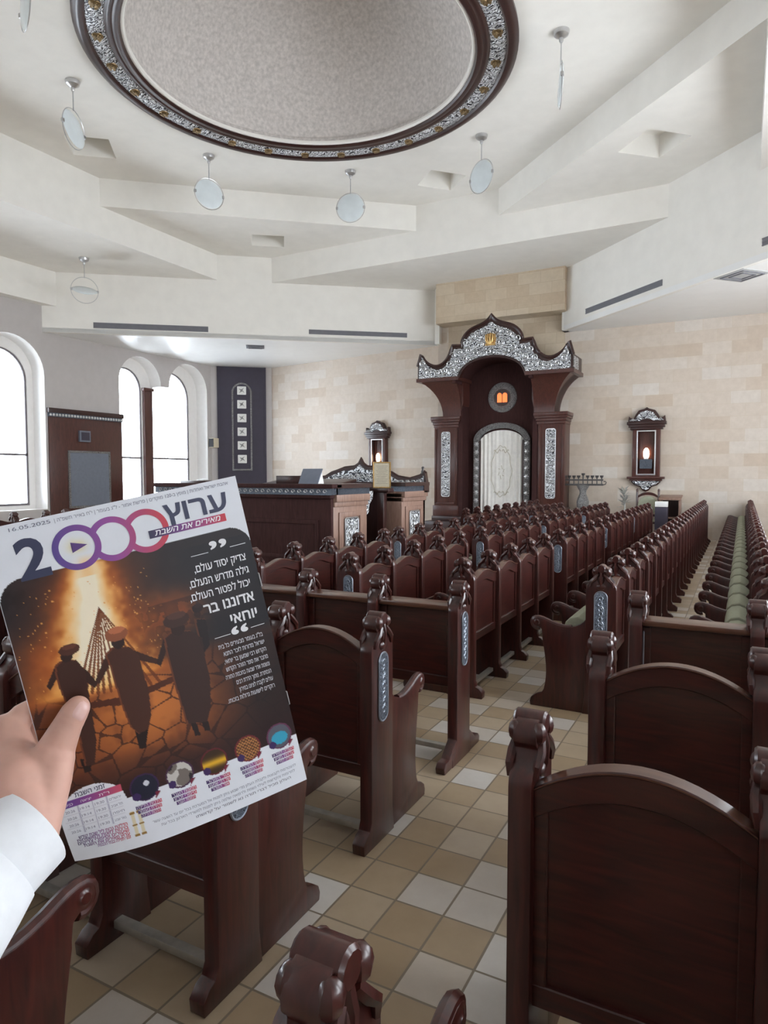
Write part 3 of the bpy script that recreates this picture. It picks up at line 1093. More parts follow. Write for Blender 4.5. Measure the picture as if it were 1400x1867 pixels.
for x, z in half:
    k = 0.10 if x < 1.0 else 0.09
    sil.append((max(0.0, x - (0.07 if x > 0.5 else 0.03)), z - k if z > 4.6 else z))
sil[-1] = (2.15, 4.40)
sil[-2] = (2.15, 4.72)
sil[0] = (0.0, 5.78)
so = sil + [(0.98, 4.40)] + [(x * 1.06, z + 0.05) for x, z in inner_arc[1:-1]] + [(-0.98, 4.40)] + [(-x, z) for x, z in reversed(sil[1:])]
m.prism(so, fxz(-0.56), 0, 0.05, 'silver')
for s in (-1, 1):
    m.box((s * 2.205, -0.42, 4.42), (s * 2.215, 0.1, 4.72), 'silver')
rnd = random.Random(3)
spots = [(0.2, 5.55), (0.5, 5.45), (0.75, 5.3), (0.3, 5.2), (0.62, 5.08), (0.9, 5.05), (1.1, 4.98), (0.95, 4.8), (1.2, 4.75), (1.12, 4.58), (1.38, 4.56), (1.6, 4.52), (1.82, 4.56), (2.0, 4.66), (2.02, 4.82), (0.45, 5.0), (0.76, 4.86), (0.05, 4.98)]
for x, z in spots:
    for s in (-1, 1):
        r0 = 0.085 + 0.02 * rnd.random()
        ph = rnd.random() * 6
        pts = [(s * (x + (r0 - 0.008 * q) * math.cos(q * 0.75 + ph)), -0.572, z + (r0 - 0.008 * q) * math.sin(q * 0.75 + ph)) for q in range(11)]
        m.tube(pts, 0.016, 'silver_plain', 4)
part(m, 'silver_scrollwork', cr, 'chased silver field of the crest')
m = MB()
m.prism([(-0.12, 5.17), (0.12, 5.17), (0.16, 5.36), (0.0, 5.50), (-0.16, 5.36)], fxz(-0.585), 0, 0.03, 'gold')
for k in range(5):
    a = -1.0 + 0.5 * k
    m.tube([(0.06 * math.sin(a), -0.60, 5.20), (0.14 * math.sin(a), -0.62, 5.30), (0.15 * math.sin(a), -0.60, 5.42 + 0.05 * math.cos(a))], 0.022, 'gold', 6)
m.box((-0.14, -0.615, 5.15), (0.14, -0.58, 5.20), 'gold')
part(m, 'crown_emblem', cr, 'gilt crown emblem')
# lit tablet medallion
m = MB()
m.lathe([(0.24, 0.0), (0.25, -0.04), (0.30, -0.06), (0.37, -0.06), (0.42, -0.03), (0.43, 0.0)], 'silver_dim', 40, (0, 0.50, 3.86), 'y')
me = part(m, 'medallion_rim', ark, 'tarnished silver ring')
m = MB()
m.lathe([(0.0, -0.02), (0.25, -0.02), (0.25, 0.0)], 'wood_dark', 32, (0, 0.50, 3.86), 'y')
m.build('medallion_disc', me)
m = MB()
for s in (-1, 1):
    tab = [(s * 0.012, 3.72), (s * 0.145, 3.72), (s * 0.145, 3.90)] + [(s * (0.0785 + 0.0665 * math.cos(a)), 3.92 + 0.07 * math.sin(a)) for a in [PI * i / 8 for i in range(9)]] + [(s * 0.012, 3.90)]
    m.prism(tab, fxz(0.462), 0, 0.02, 'amber')
part(m, 'lit_tablet', me, 'glowing amber tablets of the law')
# doorway: silver arch, tarnished jambs with bosses, curtain
m = MB()
ap = arc(0, 2.62, 0.66, 0, 180, 28, ry=0.36) + list(reversed(arc(0, 2.62, 0.84, 0, 180, 28, ry=0.52)))
m.prism(ap, fxz(0.40), 0, 0.12, 'silver_dim')
part(m, 'door_arch', ark, 'silver door arch', bevel=0.01)
for s in (-1, 1):
    m = MB()
    m.box((s * 0.86, 0.42, 0.45), (s * 0.62, 0.52, 2.64), 'wood_dark')
    m.box((s * 0.84, 0.41, 0.50), (s * 0.66, 0.43, 2.62), 'silver_dim')
    j = part(m, 'door_jamb', ark, bevel=0.006)
    for k in range(9):
        mm = MB()
        mm.ball((s * 0.75, 0.40, 0.66 + k * 0.235), (0.05, 0.025, 0.05), 'silver_plain', 10, 6)
        for q in range(6):
            mm.ball((s * 0.75 + 0.055 * math.cos(q * PI / 3), 0.405, 0.66 + k * 0.235 + 0.055 * math.sin(q * PI / 3)), (0.018, 0.012, 0.018), 'silver_plain', 6, 4)
        mm.build('rosette', j)
m = MB()
nx, nz = 90, 12
vs, fs = [], []
for k in range(nz + 1):
    z = 0.50 + k / nz
    for i in range(nx + 1):
        u = -1 + 2 * i / nx
        zt = 2.60 + 0.33 * math.sqrt(max(0, 1 - u * u))
        zz = 0.50 + (zt - 0.50) * k / nz
        edge = max(0, abs(u) - 0.45) / 0.55
        yy = 0.47 + (0.022 * edge + 0.006) * math.sin(u * 34) + 0.01 * math.sin(u * 13 + zz)
        vs.append((u * 0.64, yy, zz))
for k in range(nz):
    for i in range(nx):
        a = k * (nx + 1) + i
        fs.append((a, a + 1, a + nx + 2, a + nx + 1))
m.add(vs, fs, 'curtain')
cu = part(m, 'curtain', ark, 'ivory embroidered curtain')
m = MB()
m.tube([(0.30 * math.cos(a) * (1 + 0.06 * math.cos(9 * a)), 0.445, 1.75 + 0.72 * math.sin(a) * (1 + 0.04 * math.cos(11 * a))) for a in [2 * PI * i / 90 for i in range(90)]], 0.007, 'lace', 4, closed=True)
for z0 in (2.32, 1.12):
    for s in (-1, 1):
        m.tube([(s * (0.02 + 0.2 * t), 0.445, z0 + 0.06 * math.sin(t * 9) * (1 - t * 0.4)) for t in [i / 16 for i in range(17)]], 0.008, 'lace', 4)
for k in range(6):
    a = k * PI / 3
    m.tube([(0.06 * math.cos(a), 0.445, 1.72 + 0.10 * math.sin(a)), (0.10 * math.cos(a + 0.5), 0.445, 1.72 + 0.2 * math.sin(a + 0.5))], 0.008, 'lace', 4)
part(m, 'embroidery', cu, 'pale embroidered scrolls')

# ------------------------------------------------------------------ lit wall cabinets beside the ark
def wall_cabinet(loc, rz, label, lower=True):
    t = empty('wall_cabinet', loc, label, 'lamp cabinet', 'lit wall cabinets beside the ark', rz)
    # local: x across, wall at y = 0, room side is -y
    m = MB()
    for s in (-1, 1):
        m.box((s * 0.34, -0.16, 1.60), (s * 0.21, -0.005, 2.82), 'wood_ark')
    m.box((-0.21, -0.05, 1.60), (0.21, -0.005, 2.82), 'wood_ark')
    m.box((-0.21, -0.16, 1.60), (0.21, -0.01, 1.68), 'wood_ark')
    part(m, 'case', t, bevel=0.006)
    m = MB()
    m.prism([(-0.235, 1.64), (0.235, 1.64), (0.235, 2.80), (-0.235, 2.80)], fxz(-0.172), 0, 0.014, 'silver_plain', holes=[[(-0.205, 1.67), (0.205, 1.67), (0.205, 2.77), (-0.205, 2.77)]])
    part(m, 'door_frame', t, 'silver door frame', bevel=0.003)
    m = MB()
    for i, (w, z) in enumerate([(0.40, 2.82), (0.44, 2.88), (0.48, 2.95)]):
        m.box((-w, -0.18 - 0.02 * i, z), (w, -0.005, z + 0.075), 'wood_dark')
    part(m, 'cornice', t, bevel=0.008)
    m = MB()
    hp = [(0.0, 3.40), (0.06, 3.36), (0.20, 3.32), (0.27, 3.22), (0.32, 3.12), (0.39, 3.13), (0.44, 3.18), (0.46, 3.02)]
    m.prism(hp + [(-x, z) for x, z in reversed(hp[1:])], fxz(-0.17), 0, 0.16, 'wood_dark')
    pe = part(m, 'pediment', t, bevel=0.01)
    m = MB()
    hp2 = [(0.0, 3.31), (0.15, 3.27), (0.22, 3.18), (0.29, 3.08), (0.40, 3.09), (0.41, 3.05), (0.16, 3.05), (0.10, 3.09)]
    m.prism(hp2 + [(0.0, 3.11)] + [(-x, z) for x, z in reversed(hp2[1:])], fxz(-0.195), 0, 0.03, 'silver')
    for x, z in [(0.07, 3.21), (0.2, 3.13), (0.33, 3.07)]:
        for s in (-1, 1):
            m.tube([(s * (x + (0.045 - 0.005 * q) * math.cos(q)), -0.2, z + (0.045 - 0.005 * q) * math.sin(q)) for q in range(8)], 0.010, 'silver_plain', 4)
    part(m, 'silver_scrollwork', pe, 'silver scrollwork')
    m = MB()
    m.ball((0, -0.10, 2.20), (0.075, 0.045, 0.15), 'lamp', 12, 8)
    la = part(m, 'lamp', t, 'glowing lamp')
    m = MB()
    m.prism(rrect(0, 1.93, 0.30, 0.24, 0.02), fxz(-0.15), 0, 0.06, 'silver_fine')
    m.box((-0.05, -0.13, 2.02), (0.05, -0.06, 2.08), 'silver_plain')
    m.build('lamp_holder', la)
    m = MB()
    m.box((-0.46, -0.22, 1.54), (0.46, -0.005, 1.60), 'wood_ark')
    m.box((-0.40, -0.18, 1.49), (0.40, -0.005, 1.54), 'wood_ark')
    part(m, 'shelf', t, bevel=0.01)
    m = MB()
    br = [(0.0, 1.20), (0.08, 1.24), (0.14, 1.33), (0.28, 1.38), (0.36, 1.46), (0.36, 1.50)]
    m.prism(br + [(-x, z) for x, z in reversed(br)], fxz(-0.12), 0, 0.11, 'wood_dark')
    bo = part(m, 'bracket', t, bevel=0.008)
    m = MB()
    m.prism([(0.9 * x, 1.50 + (z - 1.50) * 0.85) for x, z in br] + [(-0.9 * x, 1.50 + (z - 1.50) * 0.85) for x, z in reversed(br)], fxz(-0.135), 0, 0.02, 'silver')
    part(m, 'silver_scrollwork', bo, 'silver scrollwork')


wall_cabinet((-2.25, 18.9, 0), 0, 'mahogany wall cabinet with glowing lamp right of the ark, above the chair')
wa = math.atan2(d.y, d.x)
lx = -10.45
wall_cabinet((lx, 20.1 + (lx + 15.35) * d.y / d.x, 0), wa, 'mahogany wall cabinet with glowing lamp left of the ark, behind the bimah')

# ------------------------------------------------------------------ menorah
t = empty('menorah', (-3.78, 18.45, 0), 'dark bronze nine-cup menorah on a vase stem right of the ark', 'menorah')
m = MB()
m.lathe([(0, 0), (0.30, 0), (0.30, 0.06), (0.22, 0.10), (0.15, 0.5), (0.12, 0.7), (0.0, 0.7)], 'iron', 20)
part(m, 'base', t)
m = MB()
m.lathe([(0, 0.68), (0.10, 0.68), (0.15, 0.80), (0.165, 0.92), (0.13, 1.04), (0.085, 1.14), (0.09, 1.22), (0.17, 1.36), (0.0, 1.38)], 'silver_dim', 20)
part(m, 'stem', t, 'tarnished silver vase stem')
m = MB()
m.box((-0.52, -0.03, 1.36), (0.52, 0.03, 1.41), 'iron')
m.box((-0.52, -0.03, 1.49), (0.52, 0.03, 1.53), 'iron')
for k in range(9):
    x = -0.48 + 0.12 * k
    m.tube([(x, 0, 1.40), (x, 0, 1.50)], 0.016, 'iron', 6)
for s in (-1, 1):
    m.tube([(s * 0.52, 0, 1.38), (s * 0.58, 0, 1.40), (s * 0.60, 0, 1.45), (s * 0.56, 0, 1.48), (s * 0.53, 0, 1.46)], 0.014, 'iron', 6)
part(m, 'crossbar', t, bevel=0.004)
for k in range(9):
    x = -0.48 + 0.12 * k
    m = MB()
    h = 0.06 if k == 4 else 0.0
    m.lathe([(0, 1.53), (0.018, 1.53), (0.018, 1.56 + h), (0.044, 1.59 + h), (0.048, 1.63 + h), (0.036, 1.63 + h), (0.0, 1.60 + h)], 'iron', 10, (x, 0, 0))
    m.build('cup', t)

# ------------------------------------------------------------------ chair, plant, box and lectern by the right wall
t = empty('carved_chair', (-2.15, 18.25, 0), 'high-backed wooden chair with pale green oval back under the right lamp cabinet', 'chair')
m = MB()
m.box((-0.28, -0.25, 0.42), (0.28, 0.25, 0.47), 'wood')
part(m, 'seat', t, bevel=0.01)
m = MB()
m.box((-0.26, -0.23, 0.47), (0.26, 0.2, 0.53), 'fabric')
part(m, 'seat_pad', t, 'pale green seat pad', bevel=0.02)
for s in (-1, 1):
    for y in (-0.22, 0.22):
        m = MB()
        m.tube([(s * 0.25, y, 0), (s * 0.25, y, 0.43)], [0.022, 0.03], 'wood', 8)
        m.build('leg', t)
    m = MB()
    m.tube([(s * 0.26, 0.23, 0.44), (s * 0.26, 0.24, 1.22)], 0.028, 'wood', 8)
    m.ball((s * 0.26, 0.24, 1.25), (0.032, 0.032, 0.045), 'wood', 8, 6)
    m.build('back_post', t)
m = MB()
m.prism(bez((-0.25, 1.10), (-0.14, 1.24), (0.14, 1.24), (0.25, 1.10), 10) + bez((0.25, 1.04), (0.14, 1.16), (-0.14, 1.16), (-0.25, 1.04), 10), fxz(0.22), 0, 0.03, 'wood')
m.box((-0.25, 0.22, 0.58), (0.25, 0.25, 0.64), 'wood')
part(m, 'back_rail', t, bevel=0.005)
m = MB()
m.prism([(0.24 * math.cos(a), 0.86 + 0.24 * math.sin(a)) for a in [2 * PI * i / 24 for i in range(24)]], fxz(0.19), 0, 0.06, 'fabric')
part(m, 'back_pad', t, 'pale green oval back pad', bevel=0.015)
t = empty('silver_plant', (-2.68, 18.15, 0), 'silvery leafy plant in a pot left of the carved chair', 'plant')
m = MB()
m.lathe([(0, 0), (0.13, 0), (0.17, 0.25), (0.18, 0.45), (0.15, 0.45), (0.0, 0.42)], 'silver_dim', 16)
part(m, 'pot', t)
m = MB()
m.tube([(0, 0, 0.4), (0.02, 0, 0.8), (0.0, 0, 1.15)], 0.018, 'leaf', 6)
m.build('stem', t)
m = MB()
rnd = random.Random(5)
for k in range(46):
    a, e = rnd.random() * 2 * PI, rnd.random() * 1.3 - 0.3
    z0 = 0.85 + 0.4 * rnd.random()
    L = 0.14 + 0.13 * rnd.random()
    dx, dy, dz = math.cos(a) * math.cos(e) * L, math.sin(a) * math.cos(e) * L, math.sin(e) * L
    px, py = -dy * 0.22, dx * 0.22
    m.add([(0, 0, z0), (dx * 0.5 + px, dy * 0.5 + py, z0 + dz * 0.6), (dx, dy, z0 + dz), (dx * 0.5 - px, dy * 0.5 - py, z0 + dz * 0.6)], [(0, 1, 2, 3)], 'leaf')
part(m, 'foliage', t, smooth=False)['kind'] = 'stuff'
t = empty('charity_box', (-1.74, 17.7, 0), 'small dark pedestal box with white top sheet between chair and lectern', 'box')
m = MB()
m.box((-0.14, -0.12, 0), (0.14, 0.12, 0.86), 'navy')
part(m, 'pedestal', t, bevel=0.008)
m = MB()
m.box((-0.14, -0.125, 0.87), (0.14, 0.10, 1.0), 'paper')
part(m, 'sheet', t, 'white paper notice', bevel=0.004)
t = empty('lectern', (-1.60, 18.4, 0), 'plain open-fronted wooden lectern against the stone wall right of the chair', 'lectern')
m = MB()
for s in (-1, 1):
    mm = MB()
    mm.box((s * 0.24, -0.22, 0), (s * 0.20, 0.22, 1.02), 'wood_bimah')
    part(mm, 'side_panel', t, bevel=0.004)
m.box((-0.20, 0.18, 0.05), (0.20, 0.22, 1.0), 'wood_dark')
part(m, 'back_panel', t, smooth=False)
m = MB()
m.prism([(-0.28, 1.02), (0.26, 1.10), (0.26, 1.14), (-0.28, 1.06)], fyz(-0.26), 0, 0.52, 'wood_bimah')
part(m, 'slanted_top', t, bevel=0.006)
m = MB()
m.box((-0.20, -0.2, 0.55), (0.20, 0.18, 0.58), 'wood_bimah')
part(m, 'shelf', t)

# ------------------------------------------------------------------ bimah
BX0, BX1, BY0, BY1 = -8.2, -5.0, 7.85, 10.95
t = empty('bimah', ((BX0 + BX1) / 2, (BY0 + BY1) / 2, 0), 'large panelled wooden bimah platform with silver-trimmed ledge under the dome', 'bimah')
ox, oy = (BX0 + BX1) / 2, (BY0 + BY1) / 2
W, D = (BX1 - BX0) / 2, (BY1 - BY0) / 2


def ledge(m, a, b, wood='wood_dark'):
    """moulded rail from a to b at ledge height"""
    (x0, y0), (x1, y1) = a, b
    m.box((min(x0, x1) - 0.10, min(y0, y1) - 0.10, 1.46), (max(x0, x1) + 0.10, max(y0, y1) + 0.10, 1.52), wood)


m = MB()
m.box((-W, -D, 0), (W, D, 0.36), 'wood_dark')
part(m, 'platform', t, bevel=0.01)
m = MB()
m.box((-W, -D, 0.36), (W, -D + 0.06, 1.34), 'wood_matte')  # darker wood up to the corner, this face's shade put into colour
m.prism([(-W + 0.2, 0.45), (W - 0.2, 0.45), (W - 0.2, 1.02), (-W + 0.2, 1.02)], fxz(-D - 0.02), 0, 0.03, 'wood_matte', holes=[[(-W + 0.26, 0.51), (W - 0.26, 0.51), (W - 0.26, 0.96), (-W + 0.26, 0.96)]])
part(m, 'front_panel', t, bevel=0.004)
m = MB()
m.box((-W, -D, 0.36), (-W + 0.06, D, 1.34), 'wood_matte')
part(m, 'far_panel', t)
m = MB()
m.box((-W, D - 0.06, 0.36), (W, D, 1.34), 'wood_matte')
part(m, 'back_panel', t)
m = MB()
m.box((-W - 0.05, -D - 0.05, 1.32), (W + 0.02, -D + 0.12, 1.37), 'wood_matte')
m.box((-W - 0.08, -D - 0.09, 1.46), (W + 0.08, -D + 0.16, 1.52), 'wood_matte')
le = part(m, 'ledge', t, bevel=0.012)
m = MB()
m.box((-W - 0.06, -D - 0.07, 1.37), (W + 0.05, -D + 0.1, 1.46), 'silver_fine')
for k in range(30):
    x = -W + 0.05 + k * (2 * W / 30)
    m.tube([(x + (0.035 - 0.004 * q) * math.cos(q * 0.9), -D - 0.075, 1.415 + (0.035 - 0.004 * q) * math.sin(q * 0.9)) for q in range(8)], 0.006, 'silver_plain', 4)
part(m, 'silver_frieze', le, 'silver frieze')
# two pilasters on the entrance side
for y0, y1 in ((-D + 0.061, -D + 1.0), (D - 0.92, D + 0.012)):
    m = MB()
    m.box((W - 0.32, y0, 0.30), (W, y1, 1.34), 'wood_bimah')
    m.box((W - 0.34, y0 - 0.0, 1.20), (W + 0.025, y1, 1.27), 'wood_bimah')
    m.box((W - 0.36, y0, 1.27), (W + 0.06, y1, 1.37), 'wood_bimah')
    yc = (y0 + y1) / 2
    m.prism([(yc - 0.34, 0.42), (yc + 0.34, 0.42), (yc + 0.34, 1.12), (yc - 0.34, 1.12)], fyz(W), 0, 0.02, 'wood_bimah', holes=[[(yc - 0.24, 0.5), (yc + 0.24, 0.5), (yc + 0.24, 1.05), (yc - 0.24, 1.05)]])
    po = part(m, 'pilaster', t, 'wooden pilaster beside the entrance, coloured as the lit side', bevel=0.006)
    m = MB()
    m.prism(rrect(yc, 0.79, 0.34, 0.46, 0.02), fyz(W), 0, 0.018, 'silver')
    m.tube([(W + 0.018, p[0], p[1]) for p in rrect(yc, 0.79, 0.36, 0.48, 0.03)], 0.012, 'silver_plain', 5, closed=True)
    for a in range(3):
        for bb in range(3):
            m.tube([(W + 0.022, yc - 0.11 + 0.11 * a + (0.05 - 0.006 * q) * math.cos(q + a), 0.66 + 0.13 * bb + (0.055 - 0.006 * q) * math.sin(q + a)) for q in range(9)], 0.010, 'silver_plain', 4)
    part(m, 'plaque', po, 'chased silver plaque')
    m = MB()
    m.box((W - 0.36, y0, 1.37), (W + 0.05, y1, 1.46), 'silver_fine')
    m.box((W - 0.38, y0 - 0.02, 1.46), (W + 0.08, y1 + 0.02, 1.52), 'wood_dark')
    part(m, 'silver_frieze', po, 'silver frieze')
# pierced silver bracket at the entrance
m = MB()
y = -D + 1.0
m.prism([(y, 1.40), (y + 0.24, 1.40), (y + 0.22, 1.28), (y + 0.12, 1.20), (y + 0.10, 1.08), (y, 1.02)], fyz(W - 0.06), 0, 0.04, 'silver')
part(m, 'bracket', t, 'pierced silver bracket', bevel=0.004)
# carved crest along the ark side
cw = 1.62
hp = [(0.0, 1.98), (0.05, 1.88), (0.16, 1.82), (0.42, 1.80), (0.62, 1.74), (0.78, 1.70), (0.95, 1.62), (1.25, 1.58), (1.5, 1.64), (1.62, 1.72), (1.66, 1.52)]
m = MB()
m.box((-W - 0.06, D - 0.16, 1.34), (W + 0.06, D + 0.06, 1.52), 'wood_dark')
KX, KS, KZ = 0.32, 0.81, 0.93
cx2 = lambda x: KX + x * KS
cz2 = lambda z: 1.5 + (z - 1.5) * KZ if z > 1.5 else z
hp = [(x, cz2(z)) for x, z in hp]
m.prism([(cx2(x), z) for x, z in hp] + [(cx2(-x), z) for x, z in reversed(hp[1:])], fxz(D - 0.08), 0, 0.10, 'wood_dark')
m.tube([(cx2(x), D - 0.04, z) for x, z in reversed(hp[:-1])] + [(cx2(-x), D - 0.04, z) for x, z in hp[1:-1]], 0.035, 'wood_dark', 6)
cr = part(m, 'crest', t, angle=40)
m = MB()
sp = [(0.0, 1.86), (0.14, 1.76), (0.42, 1.74), (0.78, 1.64), (0.95, 1.56), (1.25, 1.53), (1.5, 1.58), (1.6, 1.64), (1.6, 1.40)]
m.prism([(cx2(x), cz2(z)) for x, z in sp] + [(cx2(-x), cz2(z)) for x, z in reversed(sp[1:])], fxz(D - 0.11), 0, 0.04, 'silver')
for k in range(22):
    x = -1.5 + 3.0 * k / 21
    zz = 1.50 + 0.12 * max(0, 1 - abs(x) / 0.9)
    m.tube([(cx2(x) + (0.06 - 0.006 * q) * math.cos(q), D - 0.12, zz + (0.06 - 0.006 * q) * math.sin(q)) for q in range(9)], 0.011, 'silver_plain', 4)
part(m, 'silver_scrollwork', cr, 'chased silver scrollwork')
m = MB()
m.lathe([(0, 1.62), (0.03, 1.62), (0.035, 1.70), (0.02, 1.74), (0.03, 1.78), (0.0, 1.80)], 'iron', 10, (W - 0.02, D - 0.04, 0))
part(m, 'finial', t)

t = empty('reading_table', (-6.45, 9.2, 0.361), 'dark wooden reading table with sloped top standing on the bimah', 'table')
m = MB()
m.prism([(-0.55, 1.02), (0.55, 1.16), (0.55, 1.22), (-0.55, 1.08)], fyz(-0.75), 0, 1.5, 'wood_dark')
part(m, 'sloped_top', t, bevel=0.01)
m = MB()
m.box((-0.65, -0.45, 0.0), (0.65, 0.45, 1.05), 'wood_dark')
part(m, 'cabinet', t, bevel=0.01)
t = empty('book_stand', (-5.95, 8.78, 1.465), 'small pale blue and white book stand on the reading table', 'book stand')
m = MB()
m.prism([(-0.10, 0.0), (0.14, 0.0), (0.06, 0.24), (0.02, 0.24)], fyz(-0.15), 0, 0.30, 'paper')
part(m, 'rest', t, bevel=0.004)
m = MB()
m.prism([(-0.12, 0.02), (-0.10, 0.015), (0.05, 0.27), (0.03, 0.28)], fyz(-0.18), 0, 0.36, 'board')
part(m, 'open_book', t, 'blue-grey open book', bevel=0.003)
t = empty('framed_prayer', (-5.25, 9.80, 1.43), 'gilt-framed parchment sheet standing upright at the bimah entrance', 'frame')
m = MB()
m.prism([(-0.15, 0), (0.15, 0), (0.15, 0.43), (-0.15, 0.43)], fxz(-0.015), 0, 0.03, 'gold', holes=[[(-0.13, 0.02), (0.13, 0.02), (0.13, 0.41), (-0.13, 0.41)]])
part(m, 'frame', t, bevel=0.003)
m = MB()
m.box((-0.133, -0.006, 0.017), (0.133, 0.006, 0.413), 'parch')
sh = part(m, 'sheet', t, 'parchment sheet', smooth=False)
m = MB()
for k in range(13):
    w = 0.10 - 0.03 * ((k * 7) % 3) / 2
    m.box((-w, -0.0075, 0.36 - k * 0.024), (w, -0.006, 0.365 - k * 0.024), 'ink')
m.build('writing', sh, smooth=False)
t.rotation_euler = (0, 0, math.radians(14))
# the small rail post the frame stands on
t = empty('lectern_stand', (-5.25, 9.80, 0.361), 'dark slim stand under the gilt-framed sheet on the bimah', 'stand')
m = MB()
m.box((-0.17, -0.10, 1.0), (0.17, 0.10, 1.068), 'wood_dark')
part(m, 'top', t, bevel=0.006)
m = MB()
m.box((-0.06, -0.06, 0.0), (0.06, 0.06, 1.0), 'wood_dark')
m.box((-0.16, -0.16, 0.0), (0.16, 0.16, 0.05), 'wood_dark')
part(m, 'column', t, bevel=0.006)

t = empty('prayer_book', (-6.36, 8.80, 1.484), 'thick dark folio lying on the reading table left of the book stand', 'book', None, 0.25)
m = MB()
m.box((-0.2, -0.12, 0), (0.2, 0.12, 0.015), 'wood_dark')
m.box((-0.2, -0.12, 0.135), (0.2, 0.12, 0.15), 'wood_dark')
m.box((-0.2, -0.122, 0.0), (0.2, -0.11, 0.15), 'wood_dark')
part(m, 'cover', t, bevel=0.004)
m = MB()
m.box((-0.19, -0.11, 0.015), (0.19, 0.11, 0.135), 'parch')
part(m, 'pages', t, smooth=False)

# ------------------------------------------------------------------ corner panel, west wall panelling
t = empty('corner_panel', (aL.x - d2.x * 0.5, aL.y - d2.y * 0.5, 0), 'tall dark panel with arched silver border and six pale squares in the far left corner', 'wall panel', None, math.atan2(d2.y, d2.x))
pw = 0.87
m = MB()
m.box((-pw, -0.05, 0), (pw, -0.004, 5.54), 'navy')
m.box((-pw, -0.07, 0), (-pw + 0.08, -0.04, 5.54), 'navy')
m.box((pw, -0.07, 0), (pw - 0.08, -0.04, 5.54), 'navy')
part(m, 'board', t, smooth=False)
m = MB()
ol = [(-0.36, 1.80), (0.36, 1.80)] + arc(0, 4.62, 0.36, 0, 180, 16)
il = [(-0.30, 1.86), (0.30, 1.86)] + arc(0, 4.62, 0.30, 0, 180, 16)
m.prism(ol, fxz(-0.075), 0, 0.03, 'silver_dim', holes=[il])
part(m, 'border', t, 'silver arched border', bevel=0.004)
for k in range(6):
    m = MB()
    z = 2.22 + k * 0.495
    m.prism(rrect(0, z, 0.32, 0.30, 0.02), fxz(-0.07), 0, 0.025, 'paper')
    m.prism([(-0.10, z - 0.10), (0.02, z - 0.03), (0.12, z - 0.10), (0.03, z + 0.02), (0.10, z + 0.11), (-0.02, z + 0.04), (-0.12, z + 0.08), (-0.04, z - 0.01)], fxz(-0.076), 0, 0.008, 'silver_dim')
    part(m, 'tile', t, 'pale square tile', bevel=0.003)

t = empty('memorial_panel', (XW, 13.43, 0), 'dark wood wall panelling with silver frieze and grey board between the left windows', 'wall panel')
m = MB()
m.box((0.004, -1.24, 0), (0.05, 1.24, 3.27), 'wood_ark')
m.box((0.004, -1.27, 3.37), (0.11, 1.27, 3.50), 'wood_dark')
part(m, 'panelling', t, bevel=0.006)
m = MB()
m.box((0.004, -1.25, 3.26), (0.08, 1.25, 3.37), 'silver_fine')
for k in range(26):
    y = -1.2 + 2.4 * k / 25
    m.ball((0.08, y, 3.315), (0.02, 0.035, 0.04), 'silver_plain', 8, 5)
part(m, 'frieze', t, 'silver frieze')
m = MB()
m.box((0.05, -0.62, 0.75), (0.075, 0.70, 2.28), 'board')
bo = part(m, 'board', t, 'grey memorial board', smooth=False)
m = MB()
m.prism([(-0.68, 0.69), (0.76, 0.69), (0.76, 2.34), (-0.68, 2.34)], fyz(0.05), 0, 0.04, 'silver_dim', holes=[[(-0.62, 0.75), (0.70, 0.75), (0.70, 2.28), (-0.62, 2.28)]])
part(m, 'border', bo, 'silver border', bevel=0.004)
m = MB()
m.box((0.05, -0.32, 2.60), (0.12, 0.05, 2.92), 'board')
m.box((0.12, -0.28, 2.64), (0.13, 0.01, 2.88), 'navy')
part(m, 'plaque_box', t, 'small grey box', bevel=0.006)

t = empty('wall_speaker', (XW, 18.62, 2.62), 'small beige and black speaker box on the wall beside the rightmost window', 'speaker')
m = MB()
m.box((0.06, -0.13, 0.0), (0.30, 0.13, 0.34), 'parch')
part(m, 'housing', t, bevel=0.012)
m = MB()
m.box((0.08, -0.15, 0.02), (0.28, -0.128, 0.32), 'black')
part(m, 'grille', t, bevel=0.003)
m = MB()
m.box((0.0, -0.04, 0.12), (0.07, 0.04, 0.22), 'black')
part(m, 'bracket', t)
t = empty('book_cabinet', (-15.6, 16.6, 0), 'dark wooden book cabinet before the far left window, white book on its top', 'cabinet')
m = MB()
m.box((-0.45, -0.3, 0), (0.45, 0.3, 1.38), 'wood_dark')
part(m, 'case', t, bevel=0.008)
m = MB()
m.box((-0.52, -0.36, 1.38), (0.52, 0.36, 1.46), 'wood_dark')
part(m, 'top', t, bevel=0.012)
m = MB()
m.prism([(-0.16, 0.0), (0.16, 0.0), (0.16, 0.03), (0.02, 0.06), (0.0, 0.04), (-0.02, 0.06), (-0.16, 0.03)], fxz(-0.11), 0, 0.22, 'paper')
ob = m.build('prayer_book', None, (-15.5, 16.6, 1.462), bevel=0.004)
tag(ob, 'white open book lying on the dark cabinet before the far window', 'book')

# ------------------------------------------------------------------ the magazine held in the left hand
CW = Matrix.Translation(cam.location) @ cam.rotation_euler.to_matrix().to_4x4()
def eye(x, y, z):
    """point given as right / down / forward metres from the photographer's eye, turned into the room"""
    return CW @ Vector((x, -y, -z))


PWID, PHEI = 0.21, 0.2995
p_tl = eye(-0.326, 0.015, 0.544)
ex = (CW.to_3x3() @ Vector((0.190, 0.047, -0.077))).normalized()
ey = (CW.to_3x3() @ Vector((0.065, -0.291, -0.029))).normalized()
en = ex.cross(ey)                     # points away from the reader
if en.dot(CW.to_3x3() @ Vector((0, 0, 1))) > 0:
    en = -en
mag = empty('magazine', p_tl, 'glossy magazine with a bonfire cover held up by a hand at left', 'magazine')
R3 = Matrix((ex, ey, en)).transposed()
mag.matrix_world = Matrix.Translation(p_tl) @ R3.to_4x4()


